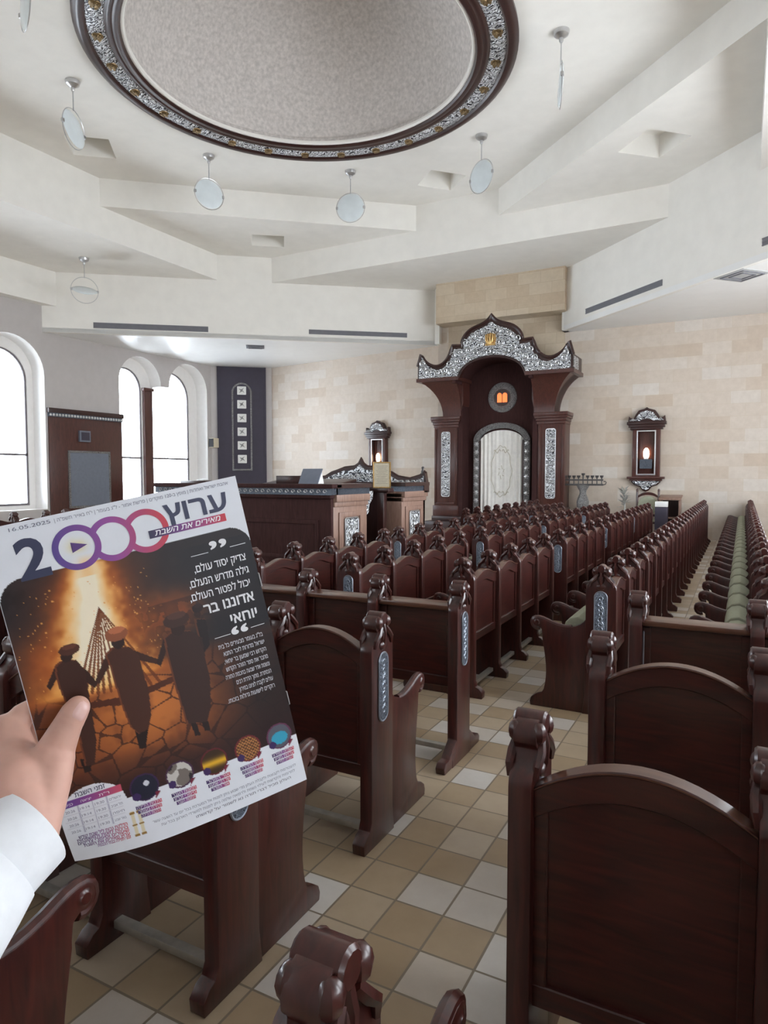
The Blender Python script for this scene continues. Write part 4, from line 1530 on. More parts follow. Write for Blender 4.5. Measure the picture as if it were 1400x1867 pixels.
def curl(s, t):
    """sheet bend towards the reader (metres, negative = nearer)"""
    c = 0.0
    q = max(0.0, (t - 0.72) / 0.28) * max(0.0, (0.42 - s) / 0.42)
    c += 0.020 * q * q
    c -= 0.006 * math.sin(PI * min(1, max(0, s))) * (0.4 + 0.6 * t)
    return c


def pg(s, t, lift=0.0):
    return (s * PWID, t * PHEI, curl(s, t) - lift)


# picture sampling positions: photo crop coordinates (zoom of the cover) -> page fractions
_px = np.array([(-37, 967), (430, 870), (566, 1423), (141, 1589)], float)
_sq = np.array([(0, 0), (1, 0), (1, 1), (0, 1)], float)
_A, _b = [], []
for (X, Y), (u, v) in zip(_px, _sq):
    _A += [[X, Y, 1, 0, 0, 0, -u * X, -u * Y], [0, 0, 0, X, Y, 1, -v * X, -v * Y]]
    _b += [u, v]
_H = np.append(np.linalg.solve(np.array(_A), np.array(_b)), 1).reshape(3, 3)


def zp(x, y):
    q = _H @ np.array([x / 2.3333, 850 + y / 2.3333, 1.0])
    return q[0] / q[2], q[1] / q[2]


NX, NY = 300, 420
S, T = np.meshgrid(np.linspace(0, 1, NX + 1), np.linspace(0, 1, NY + 1))
SX, TY = S * 0.21, T * 0.2995          # metres on the page
rng = np.random.RandomState(4)


def vnoise(f, seed):
    r = np.random.RandomState(seed)
    g = r.rand(int(f * 1.5) + 3, f + 3)
    x, y = S * f, T * f * 1.43
    i, j = x.astype(int), y.astype(int)
    a, c = x - i, y - j
    a, c = a * a * (3 - 2 * a), c * c * (3 - 2 * c)
    j = np.minimum(j, g.shape[0] - 2)
    return (g[j, i] * (1 - a) + g[j, i + 1] * a) * (1 - c) + (g[j + 1, i] * (1 - a) + g[j + 1, i + 1] * a) * c


def fbm(f, seed):
    return 0.5 * vnoise(f, seed) + 0.3 * vnoise(f * 2, seed + 1) + 0.2 * vnoise(f * 4, seed + 2)


def inpoly(pts):
    pts = [zp(*p) for p in pts]
    ins = np.zeros(S.shape, bool)
    for (x0, y0), (x1, y1) in zip(pts, pts[1:] + pts[:1]):
        if abs(y1 - y0) < 1e-9:
            continue
        c = ((y0 > T) != (y1 > T)) & (S < (x1 - x0) * (T - y0) / (y1 - y0) + x0)
        ins ^= c
    return ins


def ell(cx, cy, rx, ry):
    c = zp(cx, cy)
    rx, ry = rx / 2.3333 * 0.00046 / 0.21, ry / 2.3333 * 0.00046 / 0.2995
    return ((S - c[0]) / rx) ** 2 + ((T - c[1]) / ry) ** 2


img = np.zeros(S.shape + (3,))
img[:] = (232, 236, 244)


def blend(mask, c):
    global img
    mk = np.clip(mask, 0, 1)[..., None]
    img = img * (1 - mk) + np.array(c, float) * mk


g = lambda d, s: np.exp(-(d / s) ** 2)
pic = np.zeros(S.shape + (3,))
keep, img = img, pic
n1, n2 = fbm(6, 11), fbm(14, 21)
img[:] = (40, 34, 38)
blend((n1 - 0.45) * 2, (62, 50, 48))
blend(np.clip((n2 - 0.5) * 3, 0, 1) * (S < 0.3), (26, 22, 26))
# smoke glow and firelight
fc = 0.333 - 0.07 * np.clip((T - 0.16) / 0.36, 0, 1)
blend(g(S - fc, 0.17) * np.clip((T - 0.1) / 0.1, 0, 1) * (T < 0.62), (150, 72, 34))
blend(g(S - 0.62, 0.22) * g(T - 0.36, 0.06) * 0.9 * (0.5 + n2), (150, 76, 38))
blend(g(S - 0.1, 0.12) * g(T - 0.40, 0.08) * 0.9, (146, 74, 36))
crowd = (n2 > 0.52) & (T > 0.32) & (T < 0.44) & (S > 0.45) & (S < 0.85)
blend(crowd * 0.5, (48, 30, 28))
# ground
gr = np.clip((T - 0.46) / 0.05, 0, 1)
blend(gr, (112, 60, 34))
blend(gr * g(S - 0.42, 0.30) * g(T - 0.60, 0.14), (206, 122, 58))
blend(gr * (n2 - 0.4) * 1.2, (92, 46, 28))
# cracked earth
cells = rng.rand(90, 2) * [1.0, 0.45] + [0, 0.46]
d1 = np.full(S.shape, 9.0)
d2_ = np.full(S.shape, 9.0)
for cx_, cy_ in cells:
    dd = np.hypot(S - cx_, (T - cy_) * 1.7)
    d2_ = np.minimum(d2_, np.maximum(d1, dd))
    d1 = np.minimum(d1, dd)
blend(gr * ((d2_ - d1) < 0.006) * 0.7, (52, 26, 20))
blend(np.clip((S - 0.62) / 0.25, 0, 1) * gr * 0.85, (30, 22, 26))
blend(np.clip((T - 0.70) / 0.10, 0, 1) * 0.8, (44, 24, 26))
blend(np.clip((S - 0.66) / 0.12, 0, 1) * (T > 0.18) * np.clip((0.50 - T) / 0.05, 0, 1) * 0.8, (28, 27, 34))
# flames
wd = 0.07 + 0.12 * np.clip((T - 0.17) / 0.33, 0, 1)
fl = g(S - fc - 0.015 * (n2 - 0.5), wd * (0.7 + 0.7 * n2)) * np.clip((T - 0.13) / 0.03, 0, 1) * np.clip((0.53 - T) / 0.03, 0, 1)
blend(fl * 1.5, (236, 128, 44))
blend(np.clip(fl * 1.9 - 0.55, 0, 1), (250, 190, 96))
core = g(S - fc, wd * 0.60 * (0.6 + 0.8 * n2)) * np.clip((T - 0.14) / 0.02, 0, 1) * np.clip((0.53 - T) / 0.12, 0, 1)
blend(core * 1.4, (255, 242, 214))
for k in range(150):
    a, c = rng.rand() * 0.55, 0.2 + 0.3 * rng.rand()
    blend(((np.abs(S - a) < 0.002) & (np.abs(T - c) < 0.0016)) * 0.8, (240, 170, 90))
# log pyre
ap_ = zp(425, 600)
for xb in (345, 375, 400, 425, 450, 480, 520, 560, 600, 650, 690):
    q = zp(xb, 960 - abs(xb - 420) * 0.16)
    L2 = (q[0] - ap_[0]) ** 2 + (q[1] - ap_[1]) ** 2
    tt = np.clip(((S - ap_[0]) * (q[0] - ap_[0]) + (T - ap_[1]) * (q[1] - ap_[1])) / L2, 0, 1)
    dd = np.hypot(S - ap_[0] - tt * (q[0] - ap_[0]), T - ap_[1] - tt * (q[1] - ap_[1]))
    blend((dd < 0.0016 + 0.0045 * tt) * 0.85, (112, 56, 28))
blend(inpoly([(370, 1005), (560, 970), (740, 890), (745, 915), (560, 1000), (375, 1030)]), (84, 42, 26))


def man(hat, head, coat, arms, legs, c, hc):
    for p in legs:
        blend(inpoly(p), (36, 22, 22))
    for p in arms:
        blend(inpoly(p), tuple(x * 0.9 for x in c))
    blend(inpoly(coat), c)
    e = inpoly(coat) & ~inpoly([(x + 9, y + 3) for x, y in coat])
    blend(e * 0.5, (150, 78, 44))
    blend(ell(*head) < 1, (52, 32, 28))
    blend(ell(*hat) < 1, hc)
    h2 = (hat[0], hat[1] - hat[3] * 0.55, hat[2] * 0.7, hat[3] * 0.5)
    blend((ell(*h2) < 1) * 0.55, tuple(min(255, x * 1.5) for x in hc))


man((845, 605, 26, 20), (845, 630, 16, 18), [(830, 650), (880, 650), (900, 760), (870, 800), (850, 740)], [], [], (34, 24, 26), (40, 26, 26))
man((300, 778, 42, 24), (290, 806, 24, 26), [(236, 850), (262, 826), (330, 820), (368, 862), (382, 940), (402, 1050), (420, 1160), (414, 1262), (372, 1270), (345, 1150), (290, 1010), (255, 930)],
    [[(240, 850), (262, 880), (222, 950), (205, 935)], [(350, 850), (372, 860), (425, 920), (412, 940), (362, 905)]], [[(350, 1240), (372, 1300), (400, 1290), (395, 1240)]], (66, 38, 30), (80, 46, 36))
man((500, 712, 48, 31), (508, 748, 26, 28), [(452, 800), (478, 770), (552, 764), (596, 800), (612, 860), (640, 950), (652, 1050), (640, 1112), (600, 1132), (562, 1102), (520, 1000), (490, 905), (474, 850)],
    [[(456, 800), (480, 830), (430, 925), (412, 910)], [(575, 780), (600, 790), (688, 822), (684, 842), (596, 822)]], [[(582, 1115), (640, 1105), (630, 1190), (604, 1196)]], (74, 42, 32), (150, 88, 60))
man((755, 654, 58, 34), (762, 692, 30, 30), [(700, 728), (732, 702), (812, 698), (850, 722), (872, 790), (900, 905), (905, 1020), (890, 1082), (802, 1092), (772, 1000), (742, 905), (716, 805)],
    [[(702, 728), (722, 760), (690, 850), (672, 836)], [(842, 720), (866, 730), (890, 880), (876, 890)]], [[(815, 1080), (842, 1085), (862, 1138), (840, 1142)], [(862, 1078), (890, 1075), (905, 1118), (880, 1122)]], (58, 36, 32), (66, 42, 36))
pic = img
img = keep
# rounded picture field
rx = 0.018
def rr(s0, t0, s1, t1, r):
    x, y = np.abs(SX - (s0 + s1) / 2) - (s1 - s0) / 2 + r, np.abs(TY - (t0 + t1) / 2) - (t1 - t0) / 2 + r
    return np.hypot(np.maximum(x, 0), np.maximum(y, 0)) + np.minimum(np.maximum(x, y), 0) - r < 0
pm = rr(0.0, 0.0452, 0.2105, 0.40, 0.020) & (T < 0.843)
img = np.where(pm[..., None], pic, img)
# fire rising into the first ring of the masthead
blend(g(S - 0.33, 0.035 * (0.5 + n2)) * np.clip((T - 0.125) / 0.03, 0, 1) * (T < 0.19), (252, 210, 150))
blend(g(S - 0.315, 0.035) * g(T - 0.10, 0.02) * 0.55 * (n2 * 1.6), (236, 214, 130))
# times table dome
dome = (((S - 0.133) / 0.122) ** 2 + ((T - 0.838) / 0.068) ** 2 < 1) | ((T >= 0.838) & (S < 0.257))
blend(dome & (T > 0.7), (232, 236, 244))
hd = (T > 0.797) & (T < 0.818) & (S < 0.247) & (S > 0.012)
cgrad = np.stack([np.interp(S, [0, 0.12, 0.25], a) for a in ([92, 140, 206], [72, 74, 84], [150, 150, 104])], -1)
img = np.where(hd[..., None], cgrad, img)
for s0 in (0.075, 0.13, 0.185):
    blend((np.abs(S - s0) < 0.0018) & (T > 0.818) & (T < 0.905) & (S < 0.25), (186, 188, 206))
for t0 in (0.84, 0.862, 0.884):
    blend((np.abs(T - t0) < 0.0008) & (S > 0.015) & (S < 0.24), (214, 216, 226))
# topic badges
for k, s0 in enumerate((0.333, 0.478, 0.625, 0.776, 0.923)):
    d0 = np.hypot((S - s0) * 0.21, (T - 0.829) * 0.2995)
    blend(d0 < 0.0122, np.array([(58, 34, 74), (70, 40, 70), (96, 30, 40), (110, 36, 44), (100, 50, 80)][k]))
    din = d0 < 0.0108
    base = [(30, 32, 52), (120, 110, 104), (60, 40, 20), (96, 60, 36), (90, 92, 104)][k]
    blend(din, base)
    if k == 0:
        blend(np.hypot((S - s0 - 0.01) * 0.21, (T - 0.819) * 0.2995) < 0.0024, (210, 214, 224))
    if k == 1:
        blend(din & (n2 > 0.55), (200, 196, 190))
        blend(din & (n2 < 0.42), (48, 42, 44))
    if k == 2:
        blend(din * g(T - 0.833, 0.012), (230, 178, 44))
    if k == 3:
        blend(din & (np.sin(S * 420) * np.sin(T * 560) > 0.1), (186, 128, 76))
    if k == 4:
        blend(din & (np.hypot((S - s0) * 0.21, (T - 0.835) * 0.2995 * 1.3) < 0.0078), (58, 164, 196))
    blend((np.hypot((S - s0 + 0.038) * 0.21, (T - 0.851) * 0.2995) < 0.0034), (62, 40, 92))
    tail = (np.abs(S - s0 - 0.045 + (T - 0.857) * 0.8) < 0.010 * np.clip((0.875 - T) / 0.02, 0, 1)) & (T > 0.853) & (T < 0.875)
    blend(tail, (120, 34, 60))
# candles beside the table
for s0 in (0.262, 0.288):
    blend((np.abs(S - s0) < 0.007) & (T > 0.888) & (T < 0.966), (226, 216, 186))
    blend((np.abs(S - s0) < 0.010) & ((np.abs(T - 0.893) < 0.004) | (np.abs(T - 0.962) < 0.004) | (np.abs(T - 0.93) < 0.003)), (150, 116, 60))
img = np.clip(img, 0, 255)
lin = np.where(img / 255 <= 0.04045, img / 255 / 12.92, ((img / 255 + 0.055) / 1.055) ** 2.4)


def ink(me, cols):
    a = me.attributes.new('ink', 'FLOAT_COLOR', 'POINT')
    a.data.foreach_set('color', np.concatenate([cols, np.ones((len(cols), 1))], 1).astype(np.float32).ravel())


me = bpy.data.meshes.new('cover')
vv = np.array([pg(s, t) for s, t in zip(S.ravel(), T.ravel())], np.float32)
idx = (np.arange(NY)[:, None] * (NX + 1) + np.arange(NX)[None, :]).ravel()
quads = np.stack([idx, idx + NX + 1, idx + NX + 2, idx + 1], 1).astype(np.int32)
me.vertices.add(len(vv)); me.vertices.foreach_set('co', vv.ravel())
me.loops.add(quads.size); me.loops.foreach_set('vertex_index', quads.ravel())
me.polygons.add(len(quads)); me.polygons.foreach_set('loop_start', np.arange(0, quads.size, 4, dtype=np.int32))
me.update(calc_edges=True)
me.polygons.foreach_set('use_smooth', np.ones(len(quads), bool))
me.materials.append(M['print'])
ink(me, lin.reshape(-1, 3))
cover = link('cover', me, mag)
cover['label'] = 'cover picture of dancers round a bonfire'
# inner pages
m = MB()
ns, nt = 14, 20
vs, fs = [], []
for layer in (0.0004, 0.0034):
    for j in range(nt + 1):
        for i in range(ns + 1):
            s, t = i / ns, j / nt
            vs.append((s * PWID, t * PHEI, curl(s, t) + layer))
o = (ns + 1) * (nt + 1)
for j in range(nt):
    for i in range(ns):
        a = j * (ns + 1) + i
        fs += [(a, a + 1, a + ns + 2, a + ns + 1), (a + o, a + ns + 1 + o, a + ns + 2 + o, a + 1 + o)]
for j in range(nt):
    for i in (0, ns):
        a = j * (ns + 1) + i
        fs.append((a, a + ns + 1, a + ns + 1 + o, a + o))
for i in range(ns):
    for j in (0, nt):
        a = j * (ns + 1) + i
        fs.append((a, a + 1, a + 1 + o, a + o))
m.add(vs, fs, 'paper')
part(m, 'inner_pages', mag)
for t0 in (0.31, 0.70):
    m = MB()
    m.tube([pg(0.999, t0, -0.0005), pg(1.002, t0 + 0.002, 0.0004), pg(1.002, t0 + 0.043, 0.0004), pg(0.999, t0 + 0.045, -0.0005)], 0.0006, 'steel', 5)
    part(m, 'staple', mag, 'bright wire staple')


def lettering(body, size, bold=0.0, shear=0.0):
    """outlines of a line of type, each closed stroke filled on its own"""
    cu = bpy.data.curves.new('lettering', 'FONT')
    cu.body = body
    cu.size = size
    cu.shear = shear
    cu.resolution_u = 4
    cu.fill_mode = 'NONE'
    ob = bpy.data.objects.new('lettering', cu)
    mm = bpy.data.meshes.new_from_object(ob)
    bpy.data.objects.remove(ob)
    bpy.data.curves.remove(cu)
    co = [(v.co.x, v.co.y) for v in mm.vertices]
    nb = {}
    for e in mm.edges:
        a, c = e.vertices
        nb.setdefault(a, []).append(c)
        nb.setdefault(c, []).append(a)
    bpy.data.meshes.remove(mm)
    seen, loops = set(), []
    for i in range(len(co)):
        if i in seen or i not in nb:
            continue
        lp, prev, cur = [i], None, i
        seen.add(i)
        nxt = i + 1 if i + 1 in nb[i] else nb[i][0]
        while nxt is not None and nxt not in seen:
            seen.add(nxt)
            lp.append(nxt)
            cand = [k for k in nb[nxt] if k not in seen]
            nxt = (nxt + 1 if nxt + 1 in cand else cand[0]) if cand else None
        if len(lp) > 2:
            loops.append([co[k] for k in lp])
    area = lambda p: sum(a[0] * b_[1] - b_[0] * a[1] for a, b_ in zip(p, p[1:] + p[:1])) / 2

    def inside(pt, poly):
        r = False
        for a, b_ in zip(poly, poly[1:] + poly[:1]):
            if (a[1] > pt[1]) != (b_[1] > pt[1]) and pt[0] < (b_[0] - a[0]) * (pt[1] - a[1]) / (b_[1] - a[1]) + a[0]:
                r = not r
        return r
    outs, ins = [], []
    for p in loops:
        k = area(p)
        hole = any(q is not p and area(q) * k < 0 and abs(area(q)) > abs(k) and all(inside(pt, q) for pt in p[::3]) for q in loops)
        (ins if hole else outs).append(p)

    def swell(p, dist):
        g_ = 1 if area(p) > 0 else -1
        out = []
        for i, (x, y) in enumerate(p):
            (x0, y0), (x1, y1) = p[i - 1], p[(i + 1) % len(p)]
            nx, ny = 0.0, 0.0
            for ax_, ay_ in ((x - x0, y - y0), (x1 - x, y1 - y)):
                L = math.hypot(ax_, ay_) or 1
                nx += ay_ / L
                ny -= ax_ / L
            L = math.hypot(nx, ny) or 1
            kk = min(1.6, 2 / max(L, 0.8))
            out.append((x + g_ * nx / L * dist * kk, y + g_ * ny / L * dist * kk))
        return out
    if bold:
        outs, ins = [swell(p, bold * size) for p in outs], [swell(p, -bold * size) for p in ins]
    vs, fs = [], []
    for p in outs:
        hs = [h for h in ins if inside(h[0], p)]
        flat = p + [q for h in hs for q in h]
        o = len(vs)
        vs += flat
        for t in tessellate_polygon([[Vector((x, y, 0)) for x, y in lp] for lp in [p] + hs]):
            fs.append(tuple(i + o for i in t))
    return vs, fs


class Print:
    """vector print on the page: meshes coloured per vertex, a hair above the cover"""

    def __init__(self):
        self.v, self.f, self.c = [], [], []

    def poly(self, vs, fs, colour, lift):
        o = len(self.v)
        for s, t in vs:
            self.v.append(pg(s, t, lift))
            self.c.append(s2l(colour(s, t) if callable(colour) else colour))
        self.f += [tuple(i + o for i in f) for f in fs]

    def strip(self, s0, t0, s1, t1, colour, lift=0.00022, n=8):
        vs = [(s0 + (s1 - s0) * i / n, t) for i in range(n + 1) for t in (t0, t1)]
        self.poly(vs, [(2 * i, 2 * i + 1, 2 * i + 3, 2 * i + 2) for i in range(n)], colour, lift)

    def text(self, s, t, body, h, colour, align='RIGHT', width=None, bold=0.0, shear=0.0, rtl=True, lift=0.0003):
        """baseline end at page fraction (s, t); h = letter size in page metres; Hebrew is set right to left"""
        co, fs = lettering(body[::-1] if rtl else body, h, bold, shear)
        if not co:
            return
        x0, x1 = min(p[0] for p in co), max(p[0] for p in co)
        k = 1.0 if width is None else width * PWID / (x1 - x0)
        w = (x1 - x0) * k
        off = {'RIGHT': s * PWID - w, 'LEFT': s * PWID, 'CENTER': s * PWID - w / 2}[align]
        self.poly([((off + (x - x0) * k) / PWID, t - y / PHEI) for x, y in co], fs, colour, lift)

    def build(self, name, parent, label=None):
        me = bpy.data.meshes.new(name)
        me.from_pydata(self.v, [], self.f)
        me.materials.append(M['print'])
        ink(me, np.array(self.c))
        o = link(name, me, parent)
        if label:
            o['label'] = label
        return o


INK = (62, 66, 92)
def ringc(s, t):
    k = min(1, max(0, (s - 0.23) / 0.44))
    a = [(96, 78, 148), (156, 84, 160), (206, 70, 84)]
    q = k * 2
    i = min(1, int(q))
    return tuple(x + (y - x) * (q - i) for x, y in zip(a[i], a[i + 1]))


pr_ = Print()
pr_.text(0.94, 0.094, 'ערוץ', 0.026, INK, 'RIGHT', width=0.27, bold=0.022)
pr_.text(0.092, 0.157, '2', 0.046, INK, 'LEFT', width=0.115, bold=0.03, rtl=False)
cs = [(0.315, 0.103), (0.451, 0.102), (0.586, 0.102)]
RO, RI = 0.0192, 0.0140
for k, (cs_, ct_) in enumerate(cs):
    N = 96
    vs, fs = [], []
    for i in range(N):
        a = 2 * PI * i / N
        for r in (RI, RO):
            vs.append((cs_ + r * math.cos(a) / PWID, ct_ + r * math.sin(a) / PHEI))
    for i in range(N):
        j = (i + 1) % N
        a = 2 * PI * (i + 0.5) / N
        if k:
            x = cs_ * PWID + (RO - 0.0026) * math.cos(a) - cs[k - 1][0] * PWID
            y = ct_ * PHEI + (RO - 0.0026) * math.sin(a) - cs[k - 1][1] * PHEI
            if math.hypot(x, y) < RI + 0.002:
                continue
        fs.append((2 * i, 2 * i + 1, 2 * j + 1, 2 * j))
    pr_.poly(vs, fs, ringc, 0.00030 + 0.00002 * k)
# play mark in the first ring
pr_.poly([(0.295, 0.086), (0.295, 0.116), (0.355, 0.101)], [(0, 1, 2)], (96, 70, 130), 0.0003)
pr_.build('masthead', cover, 'masthead with large numerals and three linked rings')
pr_ = Print()
bang = lambda s, t: tuple(np.interp(s, [0.59, 0.72, 0.82, 0.915], a) for a in ([56, 120, 170, 206], [58, 72, 76, 62], [84, 138, 130, 74]))
pr_.strip(0.592, 0.1045, 0.918, 0.128, bang, 0.00040)
pr_.text(0.895, 0.1225, 'מאירים את השבת', 0.0072, (248, 248, 252), 'RIGHT', width=0.28, bold=0.012, shear=0.25, lift=0.00048)
pr_.build('tagline_banner', cover, 'gradient banner under the masthead')
pr_ = Print()
pr_.text(0.96, 0.021, 'אהבת ישראל ואחדות | מופץ ב-021 מוקדים | פרשת אמור - ל"ג בעומר | י"ח באייר תשפ"ה |', 0.0044, (110, 114, 134), 'RIGHT', width=0.70)
pr_.text(0.095, 0.021, '16.05.2025', 0.0044, (110, 114, 134), 'LEFT', width=0.15, rtl=False)
pr_.build('dateline', cover)
pr_ = Print()
WHT = (236, 236, 240)
for k, (txt, t0, h, sr, sl) in enumerate([('צדיק יסוד עולם,', 0.259, 0.0100, 0.962, 0.735), ('גילה מדרש הנעלם,', 0.300, 0.0100, 0.962, 0.700), ('יכול לפטור העולם,', 0.340, 0.0100, 0.955, 0.690),
                                  ('אדוננו בר', 0.388, 0.0135, 0.958, 0.735), ('יוחאי', 0.440, 0.0135, 0.955, 0.835)]):
    pr_.text(sr, t0, txt, h, WHT, 'RIGHT', width=sr - sl, bold=0.014 if h < 0.012 else 0.024)
pr_.text(0.82, 0.240, '”', 0.026, WHT, 'LEFT', width=0.075, bold=0.02, rtl=False)
pr_.text(0.825, 0.512, '“', 0.026, WHT, 'LEFT', width=0.075, bold=0.02, rtl=False)
for t0, a, c_ in ((0.209, 0.735, 0.81), (0.209, 0.905, 0.975), (0.469, 0.75, 0.82), (0.469, 0.912, 0.975)):
    pr_.strip(a, t0 - 0.0012, c_, t0 + 0.0006, WHT)
pr_.build('quotation', cover, 'white Hebrew quotation between quote marks')
pr_ = Print()
for k, txt in enumerate(['בל"ג בעומר מבעירים כל בית', 'ישראל מדורות לזכר התנא', 'הקדוש רבי שמעון בר יוחאי,', 'מחבר את ספר הזוהר הקדוש', 'ונשמת אדר שבעה בחכמת התורה', 'הנסתרת. מתוך הדרת רבים', 'עולים לקברו לציונו במירון', 'רוקדים לישועות גדולות בזכותו.']):
    ln = [0.2, 0.185, 0.19, 0.19, 0.20, 0.16, 0.155, 0.215][k]
    pr_.text(0.956, 0.505 + k * 0.0241, txt, 0.0060, (214, 214, 222), 'RIGHT', width=ln, bold=0.008)
pr_.build('article_text', cover, 'small white Hebrew paragraph')
pr_ = Print()
pr_.text(0.19, 0.792, 'זמני השבת', 0.0062, INK, 'RIGHT', width=0.115, bold=0.01)
for j in range(3):
    pr_.text(0.06 + 0.07 * j, 0.812, ['כניסה', 'יציאה', 'ר"ת'][j], 0.0036, (244, 240, 248), 'RIGHT', width=0.04)
for r in range(4):
    for j, w in enumerate(['20:26', '19:14', '19:30', 'ירושלים']):
        if j == 3:
            pr_.text(0.238, 0.834 + r * 0.022, ['ירושלים', 'תל אביב', 'חיפה', 'באר שבע'][r], 0.0034, (120, 122, 144), 'RIGHT', width=0.045)
        else:
            pr_.text(0.025 + j * 0.056, 0.834 + r * 0.022, ['20:26', '19:14', '19:30'][j], 0.0034, (120, 122, 144), 'LEFT', width=0.036, rtl=False)
gradt = lambda s0, s1: (lambda s, t: tuple(np.interp(s, [s0, (s0 + s1) / 2, s1], a) for a in ([70, 140, 206], [62, 84, 70], [104, 150, 84])))
lines = ['הדלקת נרות ליל שבת קודש', 'ברכות לזוגות ולמשפחות', 'שיעורים וסיפורי צדיקים', 'ערוץ מאירים את השבת', 'זמני תפילה בבתי הכנסת']
for k, txt in enumerate(lines):
    w = [0.19, 0.2, 0.2, 0.18, 0.13][k]
    pr_.text(0.235, 0.922 + k * 0.0105, txt, 0.0044, gradt(0.03, 0.235), 'RIGHT', width=w, bold=0.02)
pr_.build('times_table', cover, 'small table of sabbath times')
tops = [('הלכות הלילה', 'והירח בעומר'), ('תמונות העבר', 'סיפורי זכרון'), ('אור הזוהר', 'של רבי שמעון'), ('מנהגי המדורה', 'לכל המשפחה'), ('העליה למירון', 'עדויות מציון')]
for k, s0 in enumerate((0.333, 0.478, 0.625, 0.776, 0.923)):
    pr_ = Print()
    for q in range(3):
        txt = tops[k][0] if q == 0 else tops[k][1] if q == 1 else tops[k][0]
        hw = [0.052, 0.048, 0.04][q]
        pr_.strip(s0 - hw, 0.877 + 0.0135 * q, s0 + hw, 0.888 + 0.0135 * q, gradt(s0 - 0.05, s0 + 0.05), 0.0002)
        pr_.text(s0 + hw * 0.94, 0.8863 + 0.0135 * q, txt, 0.0042, (236, 232, 242), 'RIGHT', width=hw * 1.86, lift=0.0003)
    pr_.build('topic_caption', cover)
pr_ = Print()
for k, (txt, a, c_) in enumerate([('להצטרפות לקבוצות ולקבלת העלון מדי שבוע ניתן לפנות אל המערכת בכל יום עד השעה עשר', 0.33, 0.965), ('לתרומות והקדשות לעילוי נשמת ולרפואה שלמה ניתן לפנות למשרדי הארגון בכל עת', 0.36, 0.955),
                                  ('העלון מכיל דברי תורה נא לשמור על קדושתו', 0.50, 0.93)]):
    pr_.text(c_, 0.942 + 0.016 * k, txt, 0.0036, (120, 122, 140) if k < 2 else (80, 82, 100), 'RIGHT', width=c_ - a)
pr_.build('small_print', cover)

# ------------------------------------------------------------------ the photographer's left hand and white cuff
def hp_(u, v, d):
    return eye((u - 700) / FPX * d, (v - 933.5) / FPX * d, d)


def chain(segs, name):
    """overlapping tapered balls along each chain, fused into one skin"""
    m = MB()
    for pts in segs:
        P = [(Vector(hp_(u, v, d)), r) for u, v, d, r in pts]
        for (p, r), (q, s) in zip(P[:-1], P[1:]):
            L = (q - p).length
            n = max(2, int(L / (0.35 * min(r, s))))
            for i in range(n + 1):
                t = i / n
                m.ball(tuple(p.lerp(q, t)), r + (s - r) * t, 'skin', 14, 10)
    me = m.mesh(name + '_raw', weld=0)
    o = bpy.data.objects.new(name, me)
    col.objects.link(o)
    rm = o.modifiers.new('fuse', 'REMESH')
    rm.mode = 'VOXEL'
    rm.voxel_size = 0.0016
    sm = o.modifiers.new('soft', 'SMOOTH')
    sm.factor = 0.5
    sm.iterations = 7
    dg = bpy.context.evaluated_depsgraph_get()
    out = bpy.data.meshes.new_from_object(o.evaluated_get(dg))
    bpy.data.objects.remove(o)
    out.name = name
    out.materials.clear()
    out.materials.append(M['skin'])
    out.polygons.foreach_set('material_index', [0] * len(out.polygons))
    out.polygons.foreach_set('use_smooth', [True] * len(out.polygons))
    return out


segs = [
    # forearm, wrist, heel of the hand
    [(-60, 1660, 0.47, 0.030), (20, 1560, 0.505, 0.0275), (40, 1500, 0.52, 0.026), (35, 1440, 0.535, 0.029)],
    [(62, 1525, 0.515, 0.018), (70, 1470, 0.53, 0.020), (72, 1420, 0.54, 0.019)],
    # thenar mound and thumb, lying on the cover
    [(45, 1455, 0.535, 0.026), (84, 1405, 0.545, 0.0192), (104, 1362, 0.550, 0.0148), (122, 1324, 0.5525, 0.0120), (134, 1302, 0.554, 0.0113), (142, 1290, 0.555, 0.0098)],
    [(80, 1470, 0.530, 0.0165), (94, 1420, 0.540, 0.0158), (104, 1385, 0.546, 0.014)],
    # palm towards the knuckles
    [(35, 1440, 0.535, 0.029), (15, 1390, 0.56, 0.024), (12, 1340, 0.575, 0.018)],
    [(35, 1440, 0.535, 0.029), (30, 1400, 0.565, 0.022), (40, 1360, 0.592, 0.015)],
    [(50, 1450, 0.545, 0.024), (50, 1430, 0.575, 0.018), (60, 1400, 0.600, 0.0125)],
    # index, middle, ring, little finger curling round behind the sheets
    [(12, 1345, 0.575, 0.015), (40, 1304, 0.586, 0.0102), (72, 1286, 0.597, 0.0094), (105, 1282, 0.598, 0.0086), (125, 1284, 0.597, 0.0074)],
    [(36, 1362, 0.590, 0.014), (72, 1332, 0.606, 0.0100), (112, 1322, 0.606, 0.0092), (146, 1326, 0.603, 0.0084), (164, 1330, 0.601, 0.0074)],
    [(50, 1384, 0.597, 0.013), (88, 1366, 0.612, 0.0096), (128, 1362, 0.610, 0.0088), (158, 1368, 0.606, 0.0080), (174, 1372, 0.604, 0.0070)],
    [(62, 1404, 0.600, 0.012), (98, 1400, 0.613, 0.0086), (128, 1404, 0.611, 0.0078), (150, 1412, 0.609, 0.0070), (162, 1416, 0.608, 0.0062)],
]
hand = chain(segs, 'person')
person = link('person', hand)
tag(person, "person's left hand in a white cuff, thumb pressed on the magazine cover", 'person')
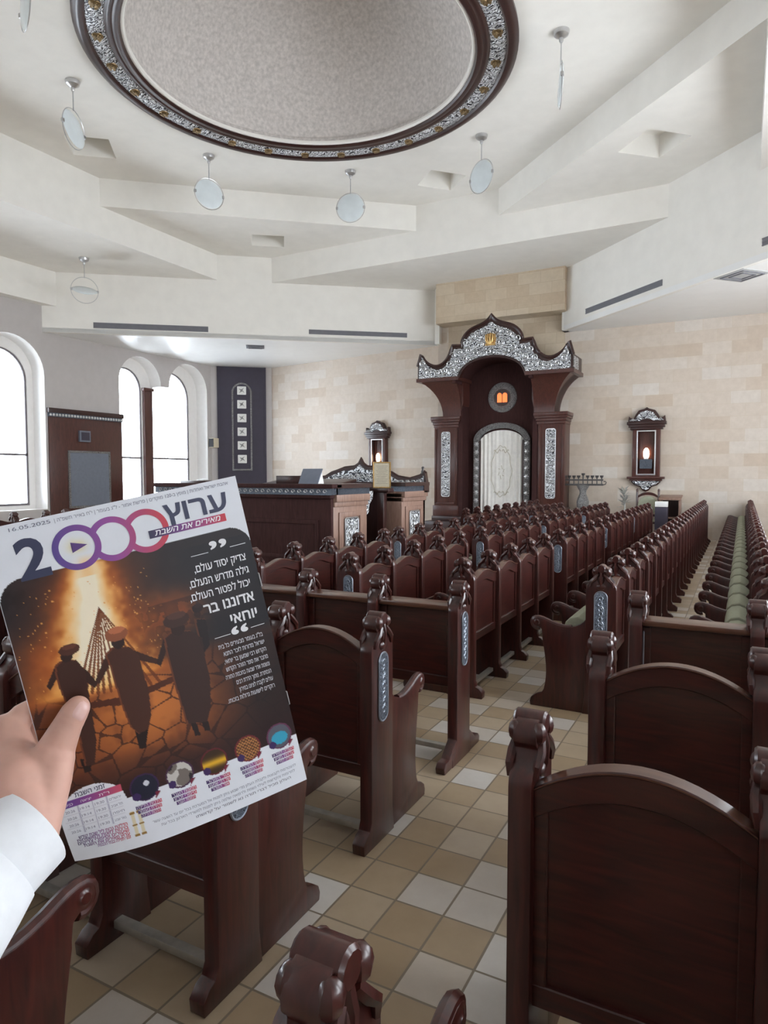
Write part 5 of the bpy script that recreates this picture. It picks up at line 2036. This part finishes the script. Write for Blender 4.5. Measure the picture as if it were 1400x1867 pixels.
# thumb nail
m = MB()
tip, base = Vector(hp_(146, 1281, 0.5535)), Vector(hp_(134, 1299, 0.5490))
ax = (tip - base).normalized()
tow = (Vector(cam.location) - tip).normalized()
sd = ax.cross(tow).normalized()
side = sd if (sd.dot(CW.to_3x3() @ Vector((1, 0, 0))) > 0) else -sd
nrm = (tow * 0.86 + side * 0.5).normalized()
tang = ax.cross(nrm).normalized()
from mathutils.bvhtree import BVHTree
bvh = BVHTree.FromPolygons([v.co[:] for v in hand.vertices], [p.vertices[:] for p in hand.polygons])
ctr = Vector(hp_(141, 1292, 0.5550))
vs, fs = [], []
for i in range(9):
    for j in range(9):
        u, w = i / 8 * 2 - 1, j / 8 * 2 - 1
        hw = 0.0062 * math.sqrt(max(0.08, 1 - 0.6 * abs(u) ** 3))
        q = ctr + ax * u * 0.0072 + tang * w * hw
        hit = bvh.ray_cast(q + nrm * 0.03, -nrm, 0.06)[0] or q
        edge = max(abs(u), abs(w)) ** 4
        vs.append(tuple(hit + nrm * (0.0010 - 0.0009 * edge)))
for i in range(8):
    for j in range(8):
        a = i * 9 + j
        fs.append((a, a + 1, a + 10, a + 9))
m.add(vs, fs, 'nail')
m.build('thumbnail', person)
# shirt sleeve and cuff
def sleeve(rings, name, parent, mat, close_in=None):
    m = MB()
    n = 40
    vs, fs = [], []
    for (u, v, d, r, e) in rings:
        c = Vector(hp_(u, v, d))
        vs.append((c, r, e))
    pts = []
    for k, (c, r, e) in enumerate(vs):
        d_ = (vs[min(k + 1, len(vs) - 1)][0] - vs[max(k - 1, 0)][0]).normalized() if k not in () else None
        a = d_.cross(CW.to_3x3() @ Vector((0, 0, 1))).normalized()
        b2 = a.cross(d_).normalized()
        for q in range(n):
            t = 2 * PI * q / n
            rr_ = r * (1 + e * (0.5 * math.sin(3 * t + k * 0.9) + 0.5 * math.sin(5 * t - k * 1.3)))
            pts.append(tuple(c + a * math.cos(t) * rr_ + b2 * math.sin(t) * rr_ * 0.9))
    for k in range(len(vs) - 1):
        for q in range(n):
            w = (q + 1) % n
            fs.append((k * n + q, k * n + w, (k + 1) * n + w, (k + 1) * n + q))
    m.add(pts, fs, mat)
    return part(m, name, parent, None, angle=50)


sl = sleeve([(62, 1502, 0.522, 0.0315, 0), (58, 1506, 0.521, 0.0345, 0), (56, 1508, 0.520, 0.0355, 0), (10, 1552, 0.502, 0.0365, 0.01), (-14, 1575, 0.495, 0.0372, 0.015), (-16, 1577, 0.494, 0.0385, 0.02),
             (-60, 1625, 0.478, 0.042, 0.05), (-130, 1710, 0.45, 0.048, 0.05), (-240, 1830, 0.41, 0.055, 0.05)], 'sleeve', person, 'shirt')
sl['label'] = 'white shirt cuff and sleeve'
